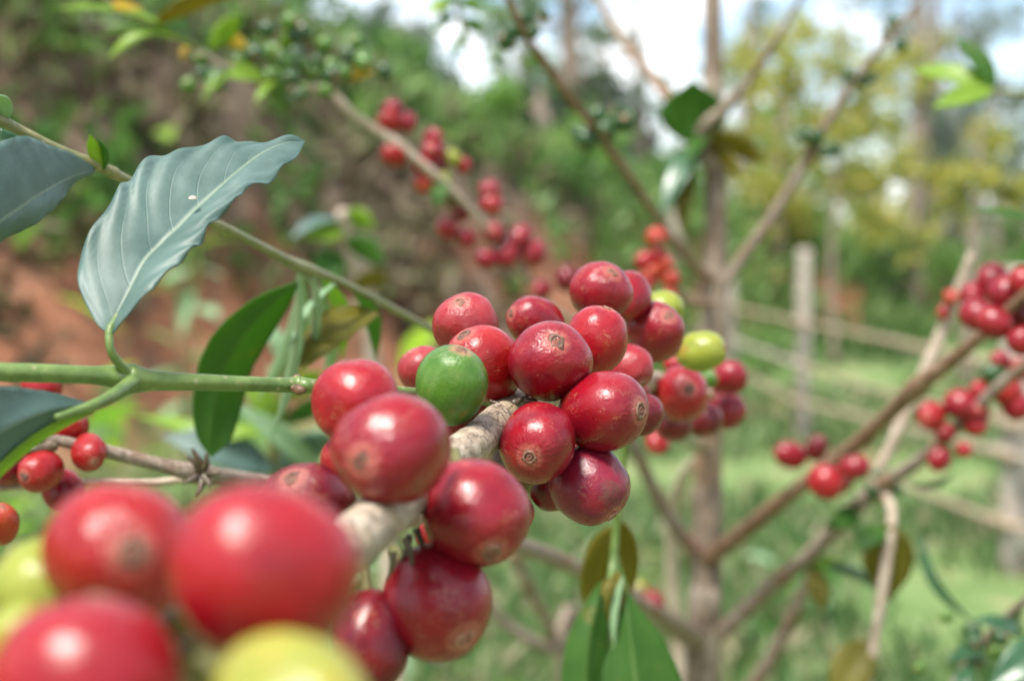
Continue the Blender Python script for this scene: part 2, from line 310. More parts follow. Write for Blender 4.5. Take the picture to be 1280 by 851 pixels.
def ground_mat():
    m = NT('ground_soil_and_turf'); p = m.obj(); s = m.n('SeparateXYZ', {'Vector': p}); z = s.outputs[2]
    n1 = m.noise(p, 1.4, 5, .6); n2 = m.noise(p, 6., 5, .65); n3 = m.noise(p, .5, 3)
    red = m.ramp(m.math('ADD', m.math('MULTIPLY', n2, .6), m.math('MULTIPLY', n1, .4)), (.36, (.09, .042, .028)), (.5, (.25, .108, .06)), (.63, (.40, .20, .12)))
    grey = m.ramp(n2, (.36, (.055, .038, .027)), (.5, (.15, .105, .073)), (.66, (.29, .22, .165)))
    turf = m.ramp(m.math('ADD', m.math('MULTIPLY', n1, .5), m.math('MULTIPLY', n2, .5)), (.38, (.085, .15, .045)), (.52, (.155, .23, .085)), (.64, (.30, .25, .15)))
    litter = m.ramp(n2, (.36, (.20, .12, .065)), (.62, (.36, .26, .16)))
    slope = m.n('SeparateXYZ', {'Vector': m.n('NewGeometry').outputs['Normal']}).outputs[2]
    zz = m.math('ADD', z, m.math('MULTIPLY', m.math('SUBTRACT', n1, .5), 1.1))
    red = m.mix(m.smooth(m.noise(p, 1.1, 4, .6), .54, .64), red, grey); bank = m.mix(m.smooth(zz, 1.0, 1.6), red, grey)
    flat = m.mix(m.smooth(m.math('ADD', m.math('MULTIPLY', n3, .6), m.math('MULTIPLY', n1, .4)), .52, .60), turf, litter)
    c = m.mix(m.smooth(zz, .12, .42), flat, bank)
    c = m.mix(m.math('MULTIPLY', m.smooth(zz, 1.9, 2.3), m.smooth(slope, .75, .9)), c, turf)
    m.set(Base_Color=c, Roughness=.95); m.b.inputs['Specular IOR Level'].default_value = .1
    m.bump(m.math('ADD', n2, m.math('MULTIPLY', m.noise(p, 22., 5, .7), .5)), .6, .08); return m.m
nxv, nyv = len(gx), len(gy)
idx = np.arange(nxv * nyv).reshape(nyv, nxv)
q = np.stack([idx[:-1, :-1], idx[:-1, 1:], idx[1:, 1:], idx[1:, :-1]], -1).reshape(-1, 4)
g = link('ground', mesh('ground', np.stack([GX, GY, GZ], -1).reshape(-1, 3), q, ground_mat()))
tag(g, 'grassy ground rising into a bare red earth bank', 'ground', kind='structure')

# ------------------------------------------------------------------ scatter of leaf-sized faces
def quads(pos, size, mat, name, aspect=.38, up=None, droop=0., bend=.25):
    """bent kite-shaped leaves: pos (n,3), size (n,)"""
    n = len(pos); d = rng.normal(size=(n, 3))
    if up is not None: d = d * (1 - up) + np.array([0, 0, up]) * 1.6
    d[:, 2] -= droop; d /= np.linalg.norm(d, axis=1)[:, None]
    r = rng.normal(size=(n, 3)); sd_ = np.cross(d, r); sd_ /= np.linalg.norm(sd_, axis=1)[:, None] + 1e-9
    nn = np.cross(sd_, d); s = size[:, None]; hw = aspect * .5
    mid = pos + d * s * .45 + nn * s * bend * .3
    V = np.stack([pos, mid + sd_ * s * hw, pos + d * s + nn * s * -bend * .4, mid - sd_ * s * hw], 1).reshape(-1, 3)
    base = np.arange(n)[:, None] * 4
    return np.asarray(V), np.concatenate([base + np.array([0, 1, 2]), base + np.array([0, 2, 3])], 0)
def scatter(name, pos, size, mat, parent=None, **k):
    V, Fc = quads(np.asarray(pos), np.asarray(size), mat, name, **k)
    if parent: V = V - np.array(parent_origin(parent))
    return link(name, mesh(name, V, Fc, mat, False), parent)
def inview(n, y0, y1, x0=-.42, x1=.42, power=1.):
    Y = y0 + (y1 - y0) * rng.random(n) ** power; return Y * (x0 + (x1 - x0) * rng.random(n)), Y
# turf on the flat
X, Y = inview(46000, 2.2, 24, -.40, .45, 1.3)
k = (Y < toe(X) + .5); X, Y = X[k], Y[k]
den = nz2(X, Y, .55, 2.); k = den > -.28 + rng.random(len(X)) * .25; X, Y = X[k], Y[k]
Z = height(X, Y, False)
o = scatter('grass', np.stack([X, Y, Z], 1), .06 + .11 * rng.random(len(X)), SC['grass'], aspect=.16, up=.62, bend=.5)
tag(o, 'short green turf on the flat ground by the fence', 'grass', kind='stuff')
# grass and herbs on the bank
X, Y = inview(60000, 5, 26, -.42, .45)
s_ = (Y - toe(X)) * .5; z0 = height(X, Y, False); dn = nz2(X, Y, .7, 4.)
g1 = (s_ > .1) & ((X > .55 + .3 * dn) | (s_ > 1.15 + .25 * dn)) & (dn + .5 * rng.random(len(X)) > .05 - .45 * (X > .9))
o = scatter('bank_grass', np.stack([X, Y, z0 + .02], 1)[g1], .12 + .22 * rng.random(g1.sum()), SC['tallgrass'], aspect=.2, up=.5, bend=.5)
tag(o, 'tall green grass and weeds covering the top of the earth bank', 'grass', kind='stuff')
g2 = (s_ > .55 + .6 * dn) & (s_ < 2.2) & (X < .7) & (rng.random(len(X)) < .8) & (nz2(X, Y, 1.6, 8.) > -.22)
g3 = (s_ > .7) & (X < .4) & (nz2(X, Y, 1.1, 14.) > .16) & (rng.random(len(X)) < .8)
o = scatter('bank_weeds', np.stack([X, Y, z0 + .03], 1)[g3], .10 + .16 * rng.random(g3.sum()), SC['shrub'], aspect=.45, up=.25, bend=.5)
tag(o, 'patches of dark green weeds scattered over the earth bank', 'undergrowth', kind='stuff')
o = scatter('dry_scrub', np.stack([X, Y, z0 + .03], 1)[g2], .08 + .20 * rng.random(g2.sum()), SC['scrub'], aspect=.25, up=.3, bend=.5)
tag(o, 'dry grey brown scrub clinging to the upper slope of the bank', 'undergrowth', kind='stuff')

# ------------------------------------------------------------------ trees and shrubs
def blob(c, r, n):
    """leaf positions in clumps inside an uneven ball of radius r (vector)"""
    nc = max(4, n // 45); u = rng.normal(size=(nc, 3)); u /= np.linalg.norm(u, axis=1)[:, None]
    cl = u * (rng.random(nc) ** .45)[:, None]
    which = rng.integers(0, nc, n)
    return np.array(c) + (cl[which] + rng.normal(size=(n, 3)) * .16) * np.array(r)
def tree(name, label, X, Y, blobs, mat, top, r0, lean=(0, 0), leaf=.13, group=None, droop=.4, cat='tree'):
    """blobs: (px, py, radius px, leaves, dY)"""
    z = float(height(X, Y, False)); root = empty(name, (X, Y, z - .03), label, cat, group)
    pts = [Vector((X + lean[0] * t + .05 * math.sin(5 * t + X), Y + lean[1] * t, z - .03 + (top - z) * t)) for t in (0, .25, .5, .75, 1)]
    link('trunk', tube_mesh('trunk', pts, [r0 * 1.25, r0, r0 * .85, r0 * .65, r0 * .3], M_GUM, root.location, 26, 10, .08, 4.), root)
    ps = []; 
    for (px, py, rp, n, dy) in blobs:
        c = P(px, py, Y + dy); rr = rp / F * (Y + dy); ps.append(blob(c, (rr, rr, rr * .9), int(n * (.7 if mat == SC['yellowgreen'] else 1.05))))
        a = min(pts, key=lambda q: abs(q.z - (c.z - rr * .7))); m_ = (a + c) / 2 + Vector((0, 0, -.15 * rr))
        link('limb', tube_mesh('limb', [a, m_, c], [r0 * .4, r0 * .28, r0 * .08], M_GUM, root.location, 10, 6, .05, 5.), root)
    ps = np.concatenate(ps); scatter('crown', ps, leaf * (.6 + .8 * rng.random(len(ps))), mat, root, droop=droop)
    return root
def px2x(px, Y): return (px - 640) / F * Y
def T(name, label, px, Y, blobs, mat, toppx, r0, **k):
    return tree(name, label, px2x(px, Y), Y, blobs, SC[mat], P(px, toppx, Y).z, r0, **k)
G = 'trees growing beyond the bank'
T('gum_tree', 'tall gum tree with thick pale brown trunk rising above the bank', 710, 17, [(690, -80, 110, 500, 0), (760, -70, 120, 500, .5), (640, 20, 45, 160, .4)], 'gum', -160, .125, group=G)
T('gum_tree', 'drooping gum tree with sparse grey green foliage over the bank', 800, 19, [(745, 60, 55, 420, 0), (720, 105, 60, 420, .3), (775, 110, 40, 260, 0), (800, 165, 40, 200, .2), (690, 60, 40, 180, .4)], 'gum', -100, .06, group=G)
T('small_tree', 'blue green bushy tree standing where the bank meets the sky', 505, 16, [(505, 75, 46, 650, 0), (480, 30, 34, 260, .2), (540, 135, 60, 700, -.4), (440, 60, 40, 420, .4)], 'greygum', 20, .06, group=G)
T('small_tree', 'dark brown green tree with twisted trunk above the bright shrubs', 680, 15, [(668, 175, 52, 620, 0), (700, 130, 46, 420, .4), (640, 150, 45, 420, .3), (620, 120, 30, 120, .3)], 'darktree', 110, .10, group=G)
T('yellow_tree', 'loose yellow green tree catching light behind the fence', 1045, 15, [(1000, 110, 62, 520, 0), (1060, 160, 70, 620, 0), (980, 210, 60, 520, .3), (1090, 235, 60, 520, -.3), (1030, 60, 55, 330, .5), (1110, 90, 40, 200, .4)], 'yellowgreen', 20, .035, group=G, leaf=.14)
T('yellow_tree', 'yellowing leafy tree growing beside the grey gum', 1215, 13, [(1225, 205, 46, 330, 0), (1190, 235, 40, 260, .3), (1268, 230, 40, 260, .3)], 'yellowgreen', 150, .05, group=G)
T('grey_gum', 'grey blue gum with hanging foliage and slim straight trunk', 1140, 21, [(1210, 160, 50, 460, 0), (1180, 200, 50, 460, .4), (1255, 120, 40, 220, .4), (1120, 180, 50, 330, .6), (1250, 180, 36, 300, .2)], 'greygum', -120, .11, group=G)
T('grey_gum', 'slender gum trunk with thin high foliage far behind the fence', 1165, 26, [(1150, -20, 60, 260, 0), (1090, 20, 60, 220, 0), (1225, 20, 60, 200, .5)], 'greygum', -200, .10, group=G)
T('gum_tree', 'hazy gum with light crown behind the coffee trunk', 935, 24, [(920, 130, 46, 330, 0), (940, 200, 50, 420, .3), (900, 70, 36, 130, .4), (960, 40, 46, 200, 0)], 'gum', -60, .09, group=G)
T('gum_tree', 'short gum filling the gap over the green slope', 850, 22, [(850, 215, 46, 420, 0), (820, 240, 50, 460, .3), (880, 250, 50, 460, 0), (780, 215, 40, 260, 0)], 'gum', 160, .08, group=G)
T('yellow_tree', 'spreading yellow green tree with low boughs behind the fence post', 975, 17, [(950, 250, 50, 420, 0), (1010, 265, 50, 420, .4), (955, 160, 50, 380, 0), (1040, 215, 46, 330, .2), (930, 90, 40, 180, .2)], 'yellowgreen', 60, .06, group=G, leaf=.12)
T('far_tree', 'grey green tree at the end of the field past the fence', 1200, 27, [(1170, 290, 44, 520, 0), (1215, 275, 34, 300, .5), (1140, 270, 40, 420, 0)], 'greygum', 230, .08, group=G)
T('far_tree', 'round green tree at the field edge beside the cherry bunch', 1275, 26, [(1275, 275, 46, 520, 0), (1310, 260, 50, 420, .5), (1245, 300, 30, 260, 0)], 'shrub', 230, .08, group=G)
T('far_tree', 'light green tree closing the field behind the yellow trees', 1095, 28, [(1080, 290, 44, 520, 0), (1040, 300, 40, 420, .5), (1110, 310, 40, 420, 0)], 'brightshrub', 250, .08, group=G)
T('far_tree', 'dark olive tree rising over the crest by the white sky', 760, 24, [(750, 190, 40, 420, 0), (785, 175, 34, 260, .5), (715, 185, 40, 420, 0), (660, 120, 30, 160, 0)], 'gum', 120, .08, group=G)
def rnd_blobs(x0, x1, y0, y1, n, r, lv):
    rr = random.Random(int(x0 + y0 * 3)); return [(rr.uniform(x0, x1), rr.uniform(y0, y1), r * rr.uniform(.6, 1.2), lv, rr.uniform(-.8, .8)) for _ in range(n)]
T('pale_tree', 'pale feathery tree filling the view behind the slanting branch', 1020, 20, rnd_blobs(940, 1110, 90, 290, 12, 44, 200), 'brightshrub', 60, .04, group=G, leaf=.12)
T('pale_tree', 'thin leafed yellowish tree beside the light green leaf pair', 1150, 18, rnd_blobs(1090, 1200, 60, 290, 9, 40, 170), 'yellowgreen', 40, .04, group=G, leaf=.11)
T('pale_tree', 'grey leafed tree standing past the end of the rails', 1240, 19, rnd_blobs(1180, 1310, 120, 290, 10, 42, 200), 'greygum', 90, .05, group=G, leaf=.12)
T('pale_tree', 'tall grey tree with broken crown against the blue sky', 1190, 30, rnd_blobs(1040, 1300, 0, 120, 11, 34, 90), 'greygum', -40, .06, group=G, leaf=.16)
T('pale_tree', 'feathery tree between the thick gum and the coffee trunk', 760, 21, rnd_blobs(650, 870, 90, 230, 12, 38, 170), 'gum', 40, .05, group=G, leaf=.13)
T('pale_tree', 'soft green tree above the bank crest by the red cherries', 590, 18, rnd_blobs(440, 680, 110, 200, 11, 42, 230), 'brightshrub', 110, .05, group=G, leaf=.12)
T('pale_tree', 'small yellowish tree just behind the upper coffee trunk', 930, 22, rnd_blobs(890, 990, 20, 230, 9, 36, 150), 'yellowgreen', 10, .04, group=G, leaf=.13)
T('pale_tree', 'light tree breaking the sky above the bank crest', 520, 20, rnd_blobs(455, 545, 10, 120, 8, 32, 170), 'greygum', 10, .05, group=G, leaf=.12)
T('pale_tree', 'thin crowned tree spreading in front of the thick gum trunk', 650, 19, rnd_blobs(600, 720, -20, 110, 9, 30, 110), 'brightshrub', -30, .04, group=G, leaf=.12)
GS = 'shrubs on the bank'
def shrub(name, label, px, py, Y, rp, n, mat, leaf=.11):
    X = px2x(px, Y); z = float(height(X, Y, False)); root = empty(name, (X, Y, z - .02), label, 'shrub', GS)
    c = P(px, py, Y); rr = rp / F * Y; zt = max(c.z, z + .25)
    for i in range(3):
        e = Vector((X + rr * .6 * math.cos(i * 2.1), Y + rr * .6 * math.sin(i * 2.1), zt))
        link('stem', tube_mesh('stem', [Vector((X, Y, z - .02)), (Vector((X, Y, z)) + e) / 2 + Vector((0, 0, .04)), e], [.025, .02, .008], M_GUM, root.location, 8, 6), root)
    ps = blob((X, Y, (zt + z) / 2 + .1), (rr, rr, max((zt - z) / 2 + rr * .5, .3)), n); ps[:, 2] = np.maximum(ps[:, 2], height(ps[:, 0], ps[:, 1], False) + .01)
    scatter('foliage', ps, leaf * (.6 + .8 * rng.random(n)), SC[mat], root)
shrub('leafy_shrub', 'bright green shrub on the slope below the dark tree', 735, 225, 14, 60, 900, 'brightshrub')
shrub('leafy_shrub', 'pale green shrub hiding the bank crest under the white sky', 600, 190, 14, 60, 900, 'brightshrub')
shrub('leafy_shrub', 'green shrub beside the foot of the bushy blue tree', 480, 175, 13, 55, 900, 'shrub')
shrub('leafy_shrub', 'dark shrub at the edge of the bare grey slope', 395, 110, 11, 55, 700, 'shrub')
shrub('leafy_shrub', 'broad green bush behind the coffee trunk', 830, 290, 16, 55, 800, 'shrub')
shrub('leafy_shrub', 'green bush behind the tall fence post', 985, 300, 18, 55, 800, 'brightshrub')
shrub('leafy_shrub', 'dull olive bush below the yellow green tree', 1080, 330, 18, 50, 700, 'shrub')
shrub('leafy_shrub', 'dark leaved low bush behind the fence rails', 1115, 375, 18, 45, 600, 'darktree')
shrub('leafy_shrub', 'leafy bush past the end of the fence', 1190, 345, 19, 50, 700, 'brightshrub')
shrub('leafy_shrub', 'wispy shrub on the slope above the red soil patch', 715, 285, 12.8, 44, 380, 'shrub')
shrub('leafy_shrub', 'sparse dusty bush growing on the grey upper bank', 250, 170, 8.2, 40, 240, 'scrub')
shrub('leafy_shrub', 'tangled dusty bush on the bank face beside the red soil', 490, 300, 9.5, 60, 420, 'scrub')

# ------------------------------------------------------------------ fence
fr = empty('fence', (1.78, 8, 0), 'rustic wooden fence of round rails running away over the grass', 'fence')
def fpost(X, Y, h, r, lean=(0, 0)):
    z = float(height(X, Y, False)); a = Vector((X, Y, z - .1)); b = Vector((X + lean[0], Y + lean[1], z + h))
    link('post', tube_mesh('post', [a, a.lerp(b, .35), a.lerp(b, .7), b], [r, r * .97, r * 1.02, r * .92], M_FENCE, fr.location, 22, 10, .07, 7.), fr)
FP = [(1.90, 5.65, 1.15, .058, (-.02, 0)), (1.75, 9.1, 1.2, .046, (0, 0)), (1.62, 11.2, 1.0, .042, (-.01, 0)), (1.5, 14, 1.0, .055, (0, 0)), (2.05, 3.0, 1.15, .06, (0, 0))]
for p_ in FP: fpost(*p_)
RY = [3.0, 5.65, 9.1, 11.2, 14]
def fx(Y): return np.interp(Y, RY, [2.05, 1.9, 1.75, 1.62, 1.5]) - .06
for z1, z2, i, r in [(.80, .77, 0, .03), (.78, .765, 1, .03), (.765, .77, 2, .03), (.78, .8, 3, .028), (.6, .585, 0, .03), (.575, .51, 1, .028), (.52, .54, 2, .03), (.53, .5, 3, .028),
                     (.47, .46, 0, .03), (.46, .28, 1, .032), (.29, .31, 2, .028), (.22, .20, 0, .03), (.20, .06, 1, .026)]:
    a = Vector((fx(RY[i]) , RY[i] - .15, z1)); b = Vector((fx(RY[i + 1]), RY[i + 1] + .15, z2)); m_ = a.lerp(b, .5) + Vector((0, 0, random.uniform(-.02, .02)))
    link('rail', tube_mesh('rail', [a, m_, b], [r * .6, r * .56, r * .5], M_RAIL if random.random() < .7 else M_FENCE, fr.location, 24, 8, .08, 6.), fr)

# ------------------------------------------------------------------ coffee cherries and leaves
def cherry_mesh(name, n=40, m=28, seed=0, amp=.02):
    V = [(0, 0, -1.04)]; Fc = []; rd = random.Random(seed + 50)
    dents = [(Vector((math.cos(t_), math.sin(t_), rd.uniform(-.5, .3))).normalized(), rd.uniform(.84, .93)) for t_ in (rd.uniform(0, 2), rd.uniform(2, 4), rd.uniform(4, 6.2))]
    def rad(th):                       # profile: blunt at the calyx end, a little narrower at the stalk
        z = -math.cos(th); r = math.sin(th) ** .94
        zz = 1.06 * z if z < 0 else 1.06 * z * (1 - .05 * z ** 6)
        r *= 1 - .05 * max(0, -z)
        return r, zz
    for i in range(1, m):
        r, z = rad(math.pi * i / m)
        for k in range(n):
            a = 2 * math.pi * k / n; x, y = r * math.cos(a), r * math.sin(a)
            f = 1 + amp * (noise.noise(Vector((x * 1.1 + seed * 7, y * 1.1, z * .9))) * 1.5 + .55 * math.cos(2 * a + seed) + .25 * noise.noise(Vector((x * 3 + seed * 5, y * 3, z * 2))))
            if z > .45: f += .010 * noise.noise(Vector((math.cos(a) * 5 + seed, math.sin(a) * 5, z * 2))) * min(1, (z - .45) * 4)
            q = Vector((x * f, y * f, z * (1 + (f - 1) * .6)))
            for dd, cut in dents:
                e = q.dot(dd) - cut
                if e > 0: q -= dd * e * .55
            V.append(tuple(q))
    V.append((0, 0, 1.007)); top = len(V) - 1
    Fc += [[0, 1 + (k + 1) % n, 1 + k] for k in range(n)]
    Fc += [[1 + i * n + k, 1 + i * n + (k + 1) % n, 1 + (i + 1) * n + (k + 1) % n, 1 + (i + 1) * n + k] for i in range(m - 2) for k in range(n)]
    Fc += [[1 + (m - 2) * n + k, 1 + (m - 2) * n + (k + 1) % n, top] for k in range(n)]
    return V, Fc
def lathe(prof, n=24, wob=0., seed=0):
    V = []; Fc = []
    for i, (r, z) in enumerate(prof):
        for k in range(n):
            a = 2 * math.pi * k / n; f = 1 + wob * noise.noise(Vector((math.cos(a) * 2 + seed, math.sin(a) * 2, r * 4)))
            V.append((r * math.cos(a) * f, r * math.sin(a) * f, z))
    for i in range(len(prof) - 1):
        for k in range(n): Fc.append([i * n + k, i * n + (k + 1) % n, (i + 1) * n + (k + 1) % n, (i + 1) * n + k])
    Fc.append([(len(prof) - 1) * n + k for k in range(n)])
    return V, Fc
HI = [cherry_mesh('cherry', 48, 34, s, .040) for s in range(6)]
LO = [cherry_mesh('cherry', 18, 12, s, .03) for s in range(3)]
ME = {}
def cmesh(lo, s, mk):
    key = (lo, s, mk)
    if key not in ME: ME[key] = mesh('cherry', *(LO if lo else HI)[s], CH[mk])
    return ME[key]
CAL = [mesh('calyx', *lathe([(.235, .965), (.215, 1.004), (.19, 1.017), (.165, 1.04), (.135, 1.038), (.11, 1.012), (.085, 1.014), (.06, 1.036), (.04, 1.034), (.022, .985)], 28, .34, s), M_CALYX[s % 3]) for s in range(6)]
M_STALK = stem_mat('stalk_green', (.10, .12, .03), (.15, .13, .05))
STK = mesh('stalk', *lathe([(.13, -.97), (.11, -1.12), (.10, -1.3), (.12, -1.5), (.13, -1.6)], 10, .1), M_STALK)
def cherry(parent, x, y, w_, h_, d, mk, cal=None, dr=None, calyx=True, stalk=False, lo=False, label=None):
    """pixel centre, pixel width and height, depth; cal = pixel of the calyx, dr = axis in camera frame (right, up, towards camera)"""
    rm = (w_ + h_) / 4
    if cal:
        ax, ay = (cal[0] - x) / (rm * 1.05), -(cal[1] - y) / (rm * 1.05); l = math.hypot(ax, ay)
        if l > .93: ax, ay = ax / l * .93, ay / l * .93
        a = (ax, ay, math.sqrt(1 - ax * ax - ay * ay))
    else:
        a = dr or (random.uniform(-.8, .8), random.uniform(-.8, .4), random.uniform(-.2, .9))
        l = math.sqrt(sum(q * q for q in a)); a = tuple(q / l for q in a)
    pxy = math.hypot(a[0], a[1]); c_, s_ = (abs(a[1]) / pxy, abs(a[0]) / pxy) if pxy > 1e-3 else (1, 0)
    along = math.hypot(c_ * h_, s_ * w_) / 2; perp = math.hypot(s_ * h_, c_ * w_) / 2
    ru = perp
    if pxy > .55: rv = ru * random.uniform(.88, .97); ra = math.sqrt(max(along ** 2 - (rv * a[2]) ** 2, 1e-6)) / pxy; ra = min(max(ra, .95 * ru), 1.3 * ru)
    else: ra = random.uniform(1.06, 1.2) * (ru + along) / 2; rv = along
    A = camdir(*a); U = A.cross(-FWD)
    if U.length < 1e-3: U = RIGHT.copy()
    U.normalize(); Vv = A.cross(U)
    k_ = d / F * 1.06
    mt = Matrix((U, Vv, A)).transposed()
    o = link('cherry', cmesh(lo, random.randrange(3 if lo else 6), mk), parent)
    o.location = P(x, y, d) - parent_origin(parent)
    o.rotation_mode = 'QUATERNION'; o.rotation_quaternion = (mt.to_quaternion())
    o.scale = (ru * k_, rv * k_, ra * k_ / 1.05)
    if calyx: link('calyx', CAL[random.randrange(6)], o).scale = (random.uniform(.72, 1.08), random.uniform(.72, 1.08), random.uniform(.985, 1.0))
    if stalk: link('stalk', STK, o)
    if label: o['label'] = label
    return o
def leaf_mesh(Lc, Mc, Rc, mat, origin, n=36, m=8, bulge=.06, ripple=0.0, nv=9, thick=None):
    """leaf surface between a left edge, a midrib and a right edge given as world points"""
    A, B, C = catmull(Lc, n), catmull(Mc, n), catmull(Rc, n); V = []; UV = []
    o = np.array(origin)
    for i in range(n):
        t = i / (n - 1); wid = np.linalg.norm(A[i] - C[i])
        tn = B[min(i + 1, n - 1)] - B[max(i - 1, 0)]
        for j in range(-m, m + 1):
            s = j / m; E = A[i] if s < 0 else C[i]; q = B[i] + (E - B[i]) * abs(s)
            nn = np.cross(tn, C[i] - A[i]); l = np.linalg.norm(nn); nn = nn / l if l > 1e-12 else nn
            if np.dot(nn, np.array(EYE) - q) < 0: nn = -nn
            k = abs(s)
            off = bulge * wid * (k * (1 - k)) * 2
            if ripple: off += ripple * wid * math.sin((t * nv - k ** 1.3 * 2.1 * nv / 9) * 2 * math.pi + (.8 if s < 0 else 0)) * (.25 * k + .75 * k ** 5) * math.sin(math.pi * min(1, t * 1.02)) + .35 * ripple * wid * noise.noise(Vector((t * 9, s * 2.5, wid * 40)))
            V.append(q + nn * off - o); UV.append((s, t))
    w2 = 2 * m + 1
    Fc = [[i * w2 + j, i * w2 + j + 1, (i + 1) * w2 + j + 1, (i + 1) * w2 + j] for i in range(n - 1) for j in range(2 * m)]
    me = mesh('leaf', V, Fc, mat, True, UV)
    return me
def leafc(parent, Lp, Mp, Rp, mat, label=None, **k):
    o = link('leaf', leaf_mesh([P(*p) for p in Lp], [P(*p) for p in Mp], [P(*p) for p in Rp], LF[mat], parent_origin(parent), **k), parent)
    md = o.modifiers.new('thickness', 'SOLIDIFY'); md.thickness = .00025; md.offset = 0
    if label: o['label'] = label
    return o
def leafg(parent, base, tip, wpx, mat, roll=0., bend=.12, fold=.15, label=None, n=18, m=4, ripple=.03, side=0.):
    """generic leaf from base to tip (pixel, pixel, depth), wpx = full width in pixels if it faced the camera"""
    a, b = P(*base), P(*tip); d = (a - b).length; dm = (base[2] + tip[2]) / 2
    ax = (b - a).normalized(); wd = ax.cross(FWD).normalized(); wd.rotate(Quaternion(ax, R(roll))); nn = wd.cross(ax)
    if nn.z < 0: nn = -nn
    hw = wpx * dm / F / 2; Lc, Mc, Rc = [], [], []
    for i in range(9):
        t = i / 8; p = a.lerp(b, t) + nn * (math.sin(math.pi * t) * bend * d) + wd * (side * d * math.sin(math.pi * t))
        ww = hw * (math.sin(math.pi * t ** .85) ** .85 if 0 < t < 1 else 0) * (1 - .35 * max(0, t - .75) / .25)
        Mc.append(p); Lc.append(p - wd * ww + nn * ww * fold); Rc.append(p + wd * ww + nn * ww * fold)
    o = link('leaf', leaf_mesh(Lc, Mc, Rc, LF[mat], parent_origin(parent), n, m, .06, ripple, 5), parent)
    md = o.modifiers.new('thickness', 'SOLIDIFY'); md.thickness = .0003; md.offset = 0
    if label: o['label'] = label
    return o

# ------------------------------------------------------------------ the hero branch
hb = empty('coffee_branch', P(640, 512, .255), 'grey flaky coffee branch crowded with large ripe red cherries and one green cherry', 'branch')
stem('stem', [(300, 980, .120, 88), (318, 880, .134, 84), (345, 790, .148, 80), (390, 722, .162, 76), (452, 668, .178, 68.8), (520, 610, .205, 57.7), (590, 556, .235, 48.4), (650, 508, .262, 42.8), (720, 478, .305, 37.2), (800, 476, .37, 29.8), (850, 486, .46, 24.2), (885, 500, .795, 13)],
     BARK_GREY, hb, 220, 40, .07, 380., nodes=[(.30, .10), (.62, .18)])
for (x0, y0, x1, y1, d) in [(505, 672, 516, 712, .196), (512, 668, 498, 705, .198), (520, 660, 528, 700, .2), (492, 690, 484, 725, .192), (640, 505, 662, 492, .252), (655, 500, 676, 505, .25), (630, 512, 612, 500, .25)]:
    stem('stipule', [(x0, y0, d, 12), ((x0 + x1) / 2 + 3, (y0 + y1) / 2, d, 8), (x1, y1, d, 3)], STEM_DARK, hb, 10, 6, .2, 900.)
